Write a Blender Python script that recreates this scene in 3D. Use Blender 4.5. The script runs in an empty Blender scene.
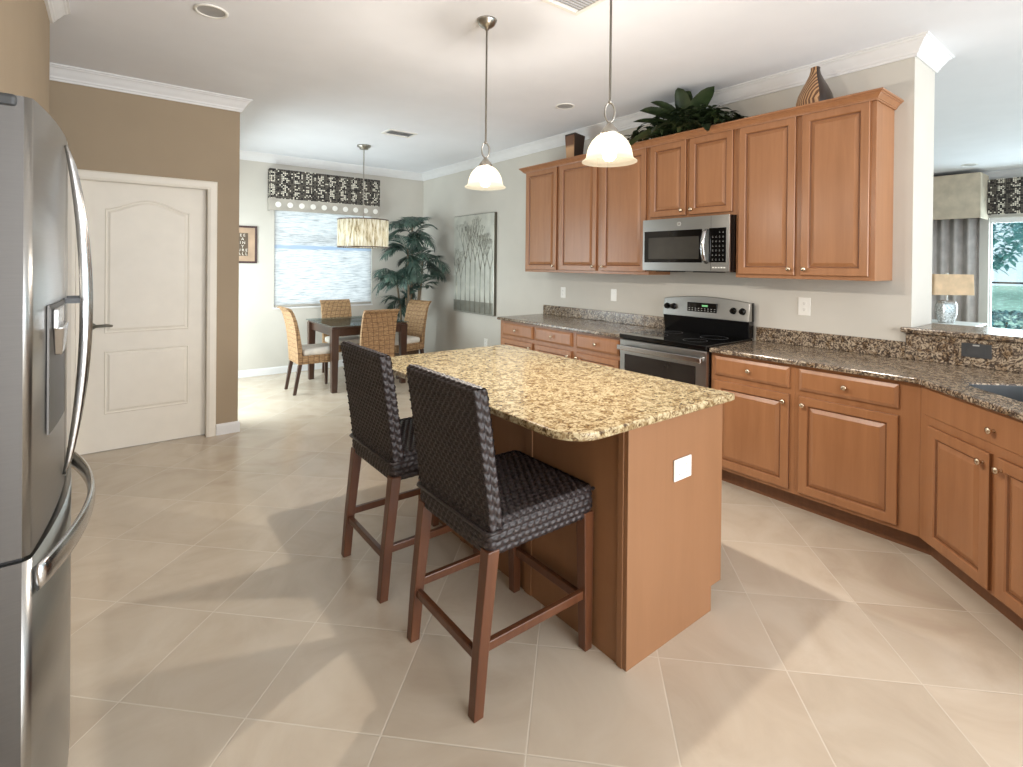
import bpy, bmesh, math, random
from mathutils import Vector, Matrix
random.seed(7)
SC = bpy.context.scene
COL = SC.collection
R = math.radians
PI = math.pi
H = 2.855            # ceiling height

# ------------------------------------------------------------------ camera
F_PX, PY, YAW, PITCH, ROLL = 517.08, 266.84, 37.785, -0.286, 0.566
cam = bpy.data.objects.new('camera', bpy.data.cameras.new('camera'))
COL.objects.link(cam)
a, t, r = R(YAW), R(PITCH), R(ROLL)
fw = Vector((math.sin(a), math.cos(a), 0)); rt = Vector((math.cos(a), -math.sin(a), 0)); up = Vector((0, 0, 1))
fw2 = fw*math.cos(t)+up*math.sin(t); up2 = up*math.cos(t)-fw*math.sin(t)
rt3 = rt*math.cos(r)+up2*math.sin(r); up3 = up2*math.cos(r)-rt*math.sin(r)
M = Matrix((rt3, up3, -fw2)).transposed().to_4x4()
M.translation = Vector((-3.854, 0, 1.466))
cam.matrix_world = M
cam.data.sensor_width = 36; cam.data.sensor_fit = 'HORIZONTAL'
cam.data.lens = F_PX*36/1023
cam.data.shift_y = (PY-383.5)/1023
cam.data.clip_start = .05; cam.data.clip_end = 200
SC.camera = cam

# ------------------------------------------------------------------ light
SC.view_settings.view_transform = 'Standard'
SC.view_settings.look = 'None'
SC.view_settings.gamma = 1
SC.view_settings.use_curve_mapping = False
SC.view_settings.exposure = 0.2
W = bpy.data.worlds.new('sky'); SC.world = W; W.use_nodes = True
bg = W.node_tree.nodes['Background']
bg.inputs[0].default_value = (.72, .90, 1, 1); bg.inputs[1].default_value = 1.15

def area(name, loc, rot, sx, sy, power, col):
    l = bpy.data.lights.new(name, 'AREA'); l.shape = 'RECTANGLE'; l.size = sx; l.size_y = sy
    l.energy = power; l.color = col
    o = bpy.data.objects.new(name, l); COL.objects.link(o); o.location = loc; o.rotation_euler = rot
    return o
# daylight through: the nook window, the living-room window
area('rear_fill', (-1.8, -3.7, 1.4), (R(90), 0, 0), 4.6, 2.3, 250, (.98, .985, 1))  # added fill lamp behind the camera, no known source there
area('nook_daylight', (-1.51, 7.75, 1.6), (R(-90), 0, 0), 1.8, 1.7, 16, (.95, .98, 1))
area('nook_side_daylight', (-3.45, 6.15, 1.25), (0, R(-90), 0), 2.1, 1.5, 105, (.93, .975, 1))
area('living_daylight', (6.6, .6, 1.45), (R(90), 0, R(90)), 2.4, 1.9, 130, (.80, .93, 1))
area('living_side_fill', (3.3, -3.7, 1.4), (R(90), 0, 0), 3.6, 2.3, 34, (.66, .88, 1))  # added rear lamp, cools and brightens the living-room side
PENDANT_W = 50

# ------------------------------------------------------------------ materials
def lin(c):
    return tuple((x/12.92 if x <= .04045 else ((x+.055)/1.055)**2.4) for x in [v/255 for v in c])+(1,)
class NT:
    def __init__(s, name):
        s.m = bpy.data.materials.new(name); s.m.use_nodes = True
        s.n = s.m.node_tree.nodes; s.l = s.m.node_tree.links; s.b = s.n['Principled BSDF']
        s.out = s.n['Material Output']
    def add(s, t, **k):
        n = s.n.new(t)
        for a_, v in k.items(): setattr(n, a_, v)
        return n
    def link(s, a_, b_): s.l.new(a_, b_)
    def math(s, op, a_, b_=None, c_=None):
        n = s.add('ShaderNodeMath', operation=op)
        for i, v in enumerate((a_, b_, c_)):
            if v is None: continue
            if hasattr(v, 'is_linked'): s.link(v, n.inputs[i])
            else: n.inputs[i].default_value = v
        return n.outputs[0]
    def coords(s, scale=(1, 1, 1), rot=(0, 0, 0), kind='Object'):
        tc = s.add('ShaderNodeTexCoord'); mp = s.add('ShaderNodeMapping')
        mp.inputs['Scale'].default_value = scale; mp.inputs['Rotation'].default_value = rot
        s.link(tc.outputs[kind], mp.inputs[0]); return mp.outputs[0]
    def noise(s, co, scale, detail=3, rough=.5, dist=0):
        n = s.add('ShaderNodeTexNoise'); n.inputs['Scale'].default_value = scale
        n.inputs['Detail'].default_value = detail; n.inputs['Roughness'].default_value = rough
        n.inputs['Distortion'].default_value = dist; s.link(co, n.inputs['Vector']); return n.outputs[0]
    def ramp(s, fac, stops, interp='LINEAR'):
        n = s.add('ShaderNodeValToRGB'); n.color_ramp.interpolation = interp
        e = n.color_ramp.elements
        while len(e) < len(stops): e.new(.5)
        for i, (p_, c_) in enumerate(stops): e[i].position = p_; e[i].color = lin(c_) if len(c_) == 3 else c_
        s.link(fac, n.inputs[0]); return n.outputs[0]
    def mix(s, fac, c1, c2, bt='MIX'):
        n = s.add('ShaderNodeMix', data_type='RGBA', blend_type=bt)
        for i, v in ((0, fac), (6, c1), (7, c2)):
            if hasattr(v, 'is_linked'): s.link(v, n.inputs[i])
            else: n.inputs[i].default_value = v
        return n.outputs[2]
    def bump(s, h, strength=.3, dist=.005):
        n = s.add('ShaderNodeBump'); n.inputs['Strength'].default_value = strength
        n.inputs['Distance'].default_value = dist; s.link(h, n.inputs['Height']); s.link(n.outputs[0], s.b.inputs['Normal'])
    def set(s, col=None, rough=None, metal=None, spec=None):
        if col is not None:
            if hasattr(col, 'is_linked'): s.link(col, s.b.inputs['Base Color'])
            else: s.b.inputs['Base Color'].default_value = lin(col)
        if rough is not None: s.b.inputs['Roughness'].default_value = rough
        if metal is not None: s.b.inputs['Metallic'].default_value = metal
        if spec is not None: s.b.inputs['Specular IOR Level'].default_value = spec
        return s.m
def plain(name, col, rough=.5, metal=0, vary=.06, scale=8, spec=.5):
    k = NT(name); n = k.noise(k.coords(), scale, 3)
    lo = tuple(c*(1-vary) for c in col); hi = tuple(min(255, c*(1+vary)) for c in col)
    return k.set(k.ramp(n, [(.3, lo), (.7, hi)]), rough, metal, spec)

def m_wood(name, c1, c2, rough=.35, grain=(26, 26, 1.6), spec=.5):
    k = NT(name); co = k.coords(grain)
    n = k.noise(co, 1.6, 5, .6, .5); n2 = k.noise(k.coords((3, 3, 1.2)), 1.5, 2)
    f = k.math('ADD', k.math('MULTIPLY', n, .65), k.math('MULTIPLY', n2, .35))
    k.set(k.ramp(f, [(.3, c1), (.7, c2)]), rough, spec=spec); return k.m
def m_granite(name, dark=False):
    k = NT(name); co = k.coords()
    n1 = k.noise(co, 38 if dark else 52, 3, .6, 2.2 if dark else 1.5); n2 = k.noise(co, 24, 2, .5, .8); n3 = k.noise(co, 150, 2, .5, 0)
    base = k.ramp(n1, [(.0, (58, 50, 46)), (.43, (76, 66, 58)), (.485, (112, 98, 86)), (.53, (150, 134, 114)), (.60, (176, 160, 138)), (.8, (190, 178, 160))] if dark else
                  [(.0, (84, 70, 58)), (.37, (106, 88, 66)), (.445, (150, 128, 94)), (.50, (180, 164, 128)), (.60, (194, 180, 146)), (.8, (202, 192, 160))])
    brown = k.ramp(n2, [(.36, (176, 152, 122)), (.5, (255, 255, 255))])
    c = k.mix(.75, base, brown, 'MULTIPLY')
    sp = k.ramp(n3, [(.30, (70, 58, 50)), (.37, (255, 255, 255))])
    c = k.mix(.5, c, sp, 'MULTIPLY')
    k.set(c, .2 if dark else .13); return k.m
def m_tile():
    k = NT('floor_tile')
    tc = k.add('ShaderNodeTexCoord'); sx = k.add('ShaderNodeSeparateXYZ'); k.link(tc.outputs['Object'], sx.inputs[0])
    q = .70711
    u = k.math('ADD', k.math('MULTIPLY', sx.outputs[0], -q), k.math('MULTIPLY', sx.outputs[1], q))
    v = k.math('ADD', k.math('MULTIPLY', sx.outputs[0], q), k.math('MULTIPLY', sx.outputs[1], q))
    uu = k.math('DIVIDE', k.math('SUBTRACT', u, 3.3125-45.25), .4525); vv = k.math('DIVIDE', k.math('SUBTRACT', v, -.742-44.9), .449)
    fu = k.math('FRACT', uu); fv = k.math('FRACT', vv)
    du = k.math('MINIMUM', fu, k.math('SUBTRACT', 1, fu)); dv = k.math('MINIMUM', fv, k.math('SUBTRACT', 1, fv))
    d = k.math('MINIMUM', du, dv)
    g = k.ramp(d, [(.0035, (255, 255, 255)), (.0065, (0, 0, 0))])
    cx = k.add('ShaderNodeCombineXYZ'); k.link(k.math('FLOOR', uu), cx.inputs[0]); k.link(k.math('FLOOR', vv), cx.inputs[1])
    wn = k.add('ShaderNodeTexWhiteNoise'); k.link(cx.outputs[0], wn.inputs['Vector'])
    ad = k.add('ShaderNodeVectorMath', operation='ADD'); k.link(tc.outputs['Object'], ad.inputs[0]); k.link(wn.outputs['Color'], ad.inputs[1])
    n = k.noise(ad.outputs[0], 2.6, 5, .55, 1.2)
    base = k.ramp(n, [(.25, (190, 174, 155)), (.5, (202, 188, 169)), (.75, (211, 199, 182))])
    tint = k.ramp(wn.outputs['Value'], [(0, (244, 244, 244)), (1, (255, 255, 255))])
    base = k.mix(1, base, tint, 'MULTIPLY')
    c = k.mix(g, base, lin((212, 202, 186)))
    k.set(c, None); k.b.inputs['Roughness'].default_value = .27
    inv = k.math('SUBTRACT', 1, g); k.bump(inv, .35, .002)
    return k.m
def m_steel(name, col=(172, 171, 168), rough=.3, stretch=(2, 2, 60)):
    k = NT(name); n = k.noise(k.coords(stretch), 6, 2)
    c = k.ramp(n, [(.3, tuple(x*.975 for x in col)), (.7, col)])
    k.set(c, rough, 1); return k.m
def m_emit(name, col, s):
    k = NT(name); k.set(col, .5); k.b.inputs['Emission Color'].default_value = lin(col); k.b.inputs['Emission Strength'].default_value = s
    return k.m
def m_pattern(name):   # dark geometric weave with rows of little pale squares in vertical bands
    k = NT(name); tc = k.add('ShaderNodeTexCoord'); sx = k.add('ShaderNodeSeparateXYZ'); k.link(tc.outputs['Object'], sx.inputs[0])
    x = k.math('ADD', sx.outputs[0], sx.outputs[1]); z = sx.outputs[2]
    cell = .021
    ux = k.math('DIVIDE', x, cell); uz = k.math('DIVIDE', z, cell*1.05)
    fx = k.math('FRACT', k.math('ADD', ux, 500)); fz = k.math('FRACT', k.math('ADD', uz, 500))
    inx = k.math('MULTIPLY', k.math('GREATER_THAN', fx, .22), k.math('GREATER_THAN', fz, .25))
    cx = k.add('ShaderNodeCombineXYZ'); k.link(k.math('FLOOR', ux), cx.inputs[0]); k.link(k.math('FLOOR', uz), cx.inputs[1])
    wn = k.add('ShaderNodeTexWhiteNoise'); k.link(cx.outputs[0], wn.inputs['Vector'])
    band = k.math('FRACT', k.math('ADD', k.math('DIVIDE', x, .154), 50))
    inb = k.math('GREATER_THAN', band, .52)
    vb = k.math('LESS_THAN', k.math('FRACT', k.math('ADD', k.math('DIVIDE', z, .17), 50.3)), .80)
    thr = k.math('SUBTRACT', .93, k.math('MULTIPLY', k.math('MULTIPLY', inb, vb), .55))
    on = k.math('MULTIPLY', inx, k.math('GREATER_THAN', wn.outputs['Value'], thr))
    dim = k.math('MULTIPLY', inx, k.math('GREATER_THAN', wn.outputs['Value'], .25))
    c = k.mix(dim, lin((44, 40, 38)), lin((98, 92, 84))); c = k.mix(on, c, lin((228, 222, 206)))
    k.set(c, .9); return k.m
def m_basket(name):
    k = NT(name); tc = k.add('ShaderNodeTexCoord'); sx = k.add('ShaderNodeSeparateXYZ'); k.link(tc.outputs['Object'], sx.inputs[0])
    h = k.math('ADD', sx.outputs[1], sx.outputs[0]); z = sx.outputs[2]
    nz = k.noise(k.coords(), 9, 2)
    zz = k.math('ADD', k.math('DIVIDE', z, .052), k.math('MULTIPLY', nz, .5))
    hh = k.math('ADD', k.math('DIVIDE', h, .060), k.math('MULTIPLY', nz, .4))
    f1 = k.math('FRACT', k.math('ADD', zz, 50)); f2 = k.math('FRACT', k.math('ADD', hh, 50))
    d1 = k.math('MINIMUM', f1, k.math('SUBTRACT', 1, f1)); d2 = k.math('MINIMUM', f2, k.math('SUBTRACT', 1, f2))
    d = k.math('MINIMUM', d1, d2)
    n = k.noise(k.coords((8, 8, 60)), 3, 3)
    base = k.ramp(n, [(.3, (122, 92, 62)), (.5, (160, 126, 88)), (.75, (188, 156, 116))])
    g = k.ramp(d, [(.02, (120, 92, 66)), (.06, (255, 255, 255))])
    k.set(k.mix(.75, base, g, 'MULTIPLY'), .6); k.bump(k.ramp(d, [(0, (0, 0, 0)), (.2, (255, 255, 255))]), .6, .006)
    return k.m
def m_blind():
    k = NT('woven_blind')
    n = k.noise(k.coords((5.0, 5.0, 100)), 1.4, 4, .65); n2 = k.noise(k.coords((9, 9, 150)), 1.2, 2)
    f = k.math('ADD', k.math('MULTIPLY', n, .7), k.math('MULTIPLY', n2, .3))
    c = k.ramp(f, [(.36, (186, 188, 190)), (.46, (222, 223, 224)), (.56, (244, 244, 244))])
    tc = k.add('ShaderNodeTexCoord'); sx = k.add('ShaderNodeSeparateXYZ'); k.link(tc.outputs['Object'], sx.inputs[0])
    e = k.math('ABSOLUTE', k.math('SUBTRACT', sx.outputs[2], 1.665))
    e = k.math('ADD', e, k.math('MULTIPLY', k.math('SUBTRACT', k.noise(k.coords((4, 4, 4)), 2, 3), .5), .03))
    c = k.mix(k.ramp(e, [(.018, (255, 255, 255)), (.03, (0, 0, 0))]), c, lin((202, 214, 228)))
    tr = k.add('ShaderNodeBsdfTranslucent'); df = k.add('ShaderNodeBsdfDiffuse'); mx = k.add('ShaderNodeMixShader')
    k.link(c, tr.inputs[0]); k.link(c, df.inputs[0]); mx.inputs[0].default_value = .35
    k.link(tr.outputs[0], mx.inputs[1]); k.link(df.outputs[0], mx.inputs[2]); k.link(mx.outputs[0], k.out.inputs[0])
    return k.m
def m_shade(name, col, transp, emis, tex=False, body=None):
    k = NT(name)
    tr = k.add('ShaderNodeBsdfTranslucent'); tp = k.add('ShaderNodeBsdfTransparent'); df = k.add('ShaderNodeBsdfDiffuse'); em = k.add('ShaderNodeEmission')
    if tex:
        n = k.noise(k.coords((30, 30, 3)), 2.2, 4, .7)
        c = k.ramp(n, [(.36, (120, 100, 70)), (.46, (210, 200, 170)), (.6, (240, 238, 228))])
        for s_ in (tr, df, em): k.link(c, s_.inputs[0])
    else:
        for s_ in (tr, df, em): s_.inputs[0].default_value = lin(col)
        if body:
            for s_ in (tr, df): s_.inputs[0].default_value = lin(body)
    em.inputs[1].default_value = emis
    m1 = k.add('ShaderNodeMixShader'); m1.inputs[0].default_value = .4; k.link(tr.outputs[0], m1.inputs[1]); k.link(df.outputs[0], m1.inputs[2])
    m2 = k.add('ShaderNodeMixShader'); m2.inputs[0].default_value = transp; k.link(m1.outputs[0], m2.inputs[1]); k.link(tp.outputs[0], m2.inputs[2])
    ad = k.add('ShaderNodeAddShader'); k.link(m2.outputs[0], ad.inputs[0]); k.link(em.outputs[0], ad.inputs[1])
    k.link(ad.outputs[0], k.out.inputs[0]); return k.m
def m_glass(name, tint=(235, 245, 248), rough=.02, alpha=.12):
    k = NT(name); tp = k.add('ShaderNodeBsdfTransparent'); gl = k.add('ShaderNodeBsdfGlossy'); mx = k.add('ShaderNodeMixShader')
    tp.inputs[0].default_value = lin(tint); gl.inputs['Roughness'].default_value = rough; mx.inputs[0].default_value = alpha
    k.link(tp.outputs[0], mx.inputs[1]); k.link(gl.outputs[0], mx.inputs[2]); k.link(mx.outputs[0], k.out.inputs[0]); return k.m

M_ = {}
M_['tile'] = m_tile()
M_['greige'] = plain('greige_wall_paint', (202, 198, 189), .85, 0, .012, 3)
M_['tan'] = plain('tan_wall_paint', (160, 143, 120), .8, 0, .012, 3)
M_['ceiling'] = plain('ceiling_paint', (238, 240, 245), .9, 0, .008, 3)
M_['trim'] = plain('white_trim_paint', (226, 226, 226), .45, 0, .01)
M_['door'] = plain('cream_door_paint', (232, 226, 214), .5, 0, .01)
M_['maple'] = m_wood('honey_maple', (148, 101, 67), (168, 119, 82), .33, (14, 14, 1.0))
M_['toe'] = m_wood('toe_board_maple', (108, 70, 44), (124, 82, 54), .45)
M_['glaze_shade'] = m_wood('glaze_and_gap_shade', (112, 70, 42), (128, 84, 52), .4)  # groove glaze, and painted shade on the door side edges
M_['island'] = m_wood('island_maple', (138, 98, 66), (148, 106, 73), .5, (10, 10, .8))
M_['granite'] = m_granite('pale_gold_granite')
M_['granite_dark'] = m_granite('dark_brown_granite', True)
M_['steel'] = m_steel('brushed_steel')
M_['steel_h'] = m_steel('bright_handle_steel', (200, 200, 200), .2, (1, 1, 1))
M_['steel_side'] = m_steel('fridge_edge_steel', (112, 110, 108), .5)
M_['nickel'] = plain('brushed_nickel', (176, 172, 164), .3, 1)
M_['knob'] = plain('satin_nickel_knob', (214, 196, 172), .25, 1)
M_['darkgrey'] = plain('dark_grey_plastic', (62, 64, 66), .4)
M_['black'] = plain('black_enamel', (14, 14, 15), .15)
M_['blackglass'] = plain('black_glass', (10, 10, 11), .05)
M_['ovenglass'] = plain('smoked_oven_glass', (38, 34, 32), .08)
M_['mwglass'] = plain('microwave_window_glass', (64, 62, 58), .16)
M_['gasket'] = plain('black_gasket', (20, 20, 22), .6)
M_['white'] = plain('white_plastic', (236, 234, 228), .35, 0, .01)
M_['mark'] = plain('printed_marks', (176, 176, 172), .5)
M_['lcd'] = m_emit('green_display', (120, 190, 130), .22)
M_['slot'] = plain('outlet_slot', (120, 114, 106), .6)
M_['seagrass'] = plain('dark_seagrass', (43, 36, 36), .42, 0, .45, 120, .45)
M_['stoolwood'] = m_wood('stool_mahogany', (80, 47, 31), (106, 66, 43), .28)
M_['basket'] = m_basket('banana_leaf_weave')
M_['darkwood'] = m_wood('dark_table_wood', (56, 36, 27), (76, 51, 37), .3)
M_['cushion'] = plain('cream_cushion', (222, 216, 206), .9)
M_['clearglass'] = m_glass('table_glass', (225, 235, 235), .02, .25)
M_['window_glass'] = m_glass('window_glass', (246, 250, 250), .0, .05)
M_['pattern'] = m_pattern('geometric_valance_fabric')
M_['taupe'] = plain('taupe_fabric', (176, 170, 160), .9)
M_['beigefab'] = plain('beige_cornice_fabric', (192, 180, 160), .9)
M_['curtain'] = plain('grey_curtain_fabric', (186, 180, 176), .9)
M_['blind'] = m_blind()
M_['pendglass'] = m_shade('alabaster_glass', (255, 238, 200), .38, .42, body=(36, 34, 30))
M_['drum'] = m_shade('birch_drum_shade', (240, 235, 220), .15, .25, True)
M_['bulb'] = m_shade('lit_frosted_bulb', (255, 244, 214), .95, 3, body=(60, 60, 50))
M_['lampshade'] = plain('peach_lampshade', (228, 196, 160), .8)
M_['mercury'] = plain('mercury_glass', (214, 214, 208), .25, .6, .35, 60)
def m_leaf(name, c1, c2, rough=.4):
    k = NT(name); n = k.noise(k.coords(), 12, 3); k.set(k.ramp(n, [(.3, c1), (.7, c2)]), rough); return k.m
M_['palm'] = m_leaf('palm_leaf', (34, 54, 48), (80, 104, 92), .42)
M_['leaf'] = m_leaf('broad_leaf', (30, 42, 26), (56, 70, 42), .38)
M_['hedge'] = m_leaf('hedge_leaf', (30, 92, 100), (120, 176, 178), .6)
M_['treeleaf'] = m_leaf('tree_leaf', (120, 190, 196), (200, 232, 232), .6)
M_['cane'] = m_wood('palm_cane', (96, 84, 66), (128, 112, 90), .7)
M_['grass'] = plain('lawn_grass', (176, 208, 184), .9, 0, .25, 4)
M_['sand'] = plain('pale_patio', (206, 204, 200), .9)
M_['pot'] = plain('woven_pot', (92, 70, 52), .8, 0, .3, 60)
M_['vase_d'] = plain('dark_brown_ceramic', (46, 32, 24), .3)
def m_stripe():
    k = NT('striped_ceramic'); tc = k.add('ShaderNodeTexCoord'); sx = k.add('ShaderNodeSeparateXYZ'); k.link(tc.outputs['Object'], sx.inputs[0])
    f = k.math('FRACT', k.math('ADD', k.math('DIVIDE', sx.outputs[0], .016), 50.0))
    k.set(k.ramp(f, [(.0, (92, 60, 40)), (.45, (110, 74, 48)), (.55, (196, 156, 116)), (1, (180, 140, 100))]), .4); return k.m
M_['vase_s'] = m_stripe()
M_['art'] = plain('brushed_metal_relief', (206, 206, 196), .38, .4, .05)
M_['artmid'] = plain('burnished_relief', (150, 150, 140), .35, .5)
M_['artdark'] = plain('dark_metal_edge', (104, 102, 92), .45, .5)
M_['frame_wood'] = plain('dark_frame', (52, 24, 20), .4)
M_['mat_board'] = plain('tan_mat_board', (172, 146, 122), .8)
M_['art_brown'] = plain('brown_print', (92, 78, 64), .8)
M_['art_text'] = plain('cream_print_letters', (222, 214, 200), .8)
M_['sink'] = plain('sink_grey_with_shade', (66, 70, 73), .3)  # grey darkened to carry shade on the inner walls
M_['drain'] = plain('vent_grey', (170, 170, 170), .6)

# ------------------------------------------------------------------ mesh helpers
def obj(name, bm, mat, parent=None, smooth=False, bevel=0, seg=2, loc=None):
    bmesh.ops.recalc_face_normals(bm, faces=bm.faces)
    me = bpy.data.meshes.new(name); bm.to_mesh(me); bm.free()
    for m in (mat if isinstance(mat, (list, tuple)) else [mat]): me.materials.append(m)
    if smooth:
        for p in me.polygons: p.use_smooth = True
    o = bpy.data.objects.new(name, me); COL.objects.link(o)
    if parent: o.parent = parent
    if loc: o.location = loc
    if bevel:
        b = o.modifiers.new('Bevel', 'BEVEL'); b.width = bevel; b.segments = seg; b.limit_method = 'ANGLE'; b.angle_limit = R(40)
    return o
def tag(o, label, cat, group=None):
    o['label'] = label; o['category'] = cat
    if group: o['group'] = group
    return o
def thing(name, label, cat, loc=(0, 0, 0), rz=0, group=None):
    o = bpy.data.objects.new(name, None); COL.objects.link(o); o.location = loc; o.rotation_euler = (0, 0, rz)
    o.empty_display_size = .1
    return tag(o, label, cat, group)
def struct(name, bm, m, bevel=0, smooth=False):
    o = obj(name, bm, m, None, smooth, bevel); o['kind'] = 'structure'; return o
def dup(root, loc=None, rz=None, label=None):
    def cp(o, par):
        c = o.copy(); COL.objects.link(c)
        if par: c.parent = par
        for ch in [x for x in ALL if x.parent == o]: cp(ch, c)
        return c
    ALL = list(COL.objects)
    c = cp(root, None)
    if loc: c.location = loc
    if rz is not None: c.rotation_euler = (0, 0, rz)
    if label: c['label'] = label
    return c
def B(): return bmesh.new()
def box(bm, x0, x1, y0, y1, z0, z1, mi=0, top=True):
    v = [bm.verts.new((x, y, z)) for x in (x0, x1) for y in (y0, y1) for z in (z0, z1)]
    fs = [(0, 1, 3, 2), (4, 6, 7, 5), (0, 4, 5, 1), (2, 3, 7, 6), (0, 2, 6, 4)]
    if top: fs.append((1, 5, 7, 3))
    for f in fs: bm.faces.new([v[i] for i in f]).material_index = mi
    return bm
def hexa(bm, P, mi=0):     # 8 points: bottom ring 0-3, top ring 4-7
    v = [bm.verts.new(p) for p in P]
    for f in ((3, 2, 1, 0), (4, 5, 6, 7), (0, 1, 5, 4), (1, 2, 6, 5), (2, 3, 7, 6), (3, 0, 4, 7)): bm.faces.new([v[i] for i in f]).material_index = mi
def beam(bm, a, b, w, d, w2=None, d2=None, side=None, mi=0):   # rectangular bar from a to b
    a, b = Vector(a), Vector(b); ax = (b-a).normalized()
    s = Vector(side) if side else (Vector((0, 1, 0)) if abs(ax.y) < .9 else Vector((1, 0, 0)))
    s = (s-ax*s.dot(ax)).normalized(); q = ax.cross(s)
    w2 = w2 or w; d2 = d2 or d
    P = [a+s*w/2*i+q*d/2*j for i, j in ((-1, -1), (1, -1), (1, 1), (-1, 1))]+[b+s*w2/2*i+q*d2/2*j for i, j in ((-1, -1), (1, -1), (1, 1), (-1, 1))]
    hexa(bm, P, mi)
def lathe(bm, prof, seg=24, c=(0, 0, 0), axis='z', cap=True, mi=0):
    rings = []
    for r_, z in prof:
        ring = []
        for i in range(seg):
            a_ = 2*PI*i/seg
            p = (r_*math.cos(a_), r_*math.sin(a_), z)
            if axis == 'y': p = (p[0], -p[2], p[1])
            if axis == 'x': p = (-p[2], p[0], p[1])
            ring.append(bm.verts.new((p[0]+c[0], p[1]+c[1], p[2]+c[2])))
        rings.append(ring)
    for A_, B_ in zip(rings, rings[1:]):
        for i in range(seg): bm.faces.new((A_[i], A_[(i+1) % seg], B_[(i+1) % seg], B_[i])).material_index = mi
    if cap:
        if prof[0][0] > 1e-5: bm.faces.new(rings[0]).material_index = mi
        if prof[-1][0] > 1e-5: bm.faces.new(rings[-1]).material_index = mi
    return bm
def tube(bm, pts, rad, seg=8, flat=1, mi=0, side=None):
    pts = [Vector(p) for p in pts]; rings = []
    n = len(pts); prev = Vector(side) if side else None
    for i, p in enumerate(pts):
        d = (pts[min(i+1, n-1)]-pts[max(i-1, 0)]).normalized()
        if prev is None: prev = Vector((0, 0, 1)) if abs(d.z) < .9 else Vector((1, 0, 0))
        s = (prev-d*prev.dot(d)).normalized(); q = d.cross(s); prev = s
        r_ = rad[i] if isinstance(rad, (list, tuple)) else rad
        rings.append([bm.verts.new(p+s*r_*math.cos(2*PI*k/seg)+q*r_*flat*math.sin(2*PI*k/seg)) for k in range(seg)])
    for A_, B_ in zip(rings, rings[1:]):
        for k in range(seg): bm.faces.new((A_[k], A_[(k+1) % seg], B_[(k+1) % seg], B_[k])).material_index = mi
    bm.faces.new(rings[0]).material_index = mi; bm.faces.new(rings[-1]).material_index = mi
    return bm
def inset(poly, d):         # poly counter-clockwise 2D, shrink by d
    n = len(poly); out = []
    for i in range(n):
        p0, p1, p2 = Vector(poly[i-1]), Vector(poly[i]), Vector(poly[(i+1) % n])
        e1 = (p1-p0).normalized(); e2 = (p2-p1).normalized()
        n1 = Vector((-e1.y, e1.x)); n2 = Vector((-e2.y, e2.x))
        m = (n1+n2)/(1+n1.dot(n2)); out.append(tuple(p1+m*d))
    return out
def rings(bm, poly, steps, base=None, y0=0, mi=0, glaze_shade=()):   # nested outline: (inset, height toward viewer = -y)
    prev = None
    if base is not None:
        prev = [bm.verts.new((x, y0-base, z)) for x, z in poly]; bm.faces.new(prev)
    for si, (ins, h) in enumerate(steps):
        cur = [bm.verts.new((x, y0-h, z)) for x, z in (inset(poly, ins) if ins else poly)]
        if prev:
            n = len(cur)
            for i in range(n): bm.faces.new((prev[i], prev[(i+1) % n], cur[(i+1) % n], cur[i])).material_index = 1 if si in glaze_shade else 0
        prev = cur
    bm.faces.new(prev)
def sweep(bm, prof, path, closed=False, mi=0):   # prof: (out, z); path: xy points, out = right-hand side of travel
    n = len(path); R_ = []
    for i in range(n):
        p = Vector(path[i]); 
        a_ = Vector(path[i-1]) if (i > 0 or closed) else None; b_ = Vector(path[(i+1) % n]) if (i < n-1 or closed) else None
        e1 = (p-a_).normalized() if a_ is not None else None; e2 = (b_-p).normalized() if b_ is not None else None
        e1 = e1 or e2; e2 = e2 or e1
        n1 = Vector((e1.y, -e1.x)); n2 = Vector((e2.y, -e2.x)); m = (n1+n2)/(1+n1.dot(n2))
        R_.append([bm.verts.new((p.x+m.x*o_, p.y+m.y*o_, z)) for o_, z in prof])
    k = len(prof)
    for i in range(n if closed else n-1):
        A_, C_ = R_[i], R_[(i+1) % n]
        for j in range(k): bm.faces.new((A_[j], A_[(j+1) % k], C_[(j+1) % k], C_[j])).material_index = mi
    if not closed: bm.faces.new(R_[0]); bm.faces.new(R_[-1])
def round_poly(pts, rads, seg=8):
    out = []; n = len(pts)
    for i in range(n):
        p = Vector(pts[i]); r_ = rads[i]
        if r_ <= 0: out.append(tuple(p)); continue
        u = (Vector(pts[i-1])-p).normalized(); v = (Vector(pts[(i+1) % n])-p).normalized()
        ang = u.angle(v); tl = r_/math.tan(ang/2)
        c = p+(u+v).normalized()*(r_/math.sin(ang/2))
        A_, B_ = p+u*tl-c, p+v*tl-c
        a0 = math.atan2(A_.y, A_.x); a1 = math.atan2(B_.y, B_.x); d = (a1-a0+PI) % (2*PI)-PI
        for k in range(seg+1): out.append((c.x+r_*math.cos(a0+d*k/seg), c.y+r_*math.sin(a0+d*k/seg)))
    return out
def slab(bm, outer, z0, z1, holes=(), jitter=0, r_=.004):
    def loop(pts, z): 
        vs = [bm.verts.new((x, y, z)) for x, y in pts]; return vs, [bm.edges.new((vs[i], vs[(i+1) % len(vs)])) for i in range(len(vs))]
    allv = []
    for z in (z0, z1):
        es = []; L_ = []
        for P in [outer]+list(holes):
            v, e = loop(P, z); L_.append(v); es += e
        if holes: bmesh.ops.triangle_fill(bm, edges=es, use_beauty=True)
        else: bm.faces.new(L_[0])
        allv.append(L_)
    for A_, C_ in zip(*allv):
        n = len(A_)
        for i in range(n): bm.faces.new((A_[i], A_[(i+1) % n], C_[(i+1) % n], C_[i]))
def densify(pts, d):
    out = []
    for i in range(len(pts)):
        p, q = Vector(pts[i]), Vector(pts[(i+1) % len(pts)]); k = max(1, int((q-p).length/d))
        out += [tuple(p.lerp(q, j/k)) for j in range(k)]
    return out

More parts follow.
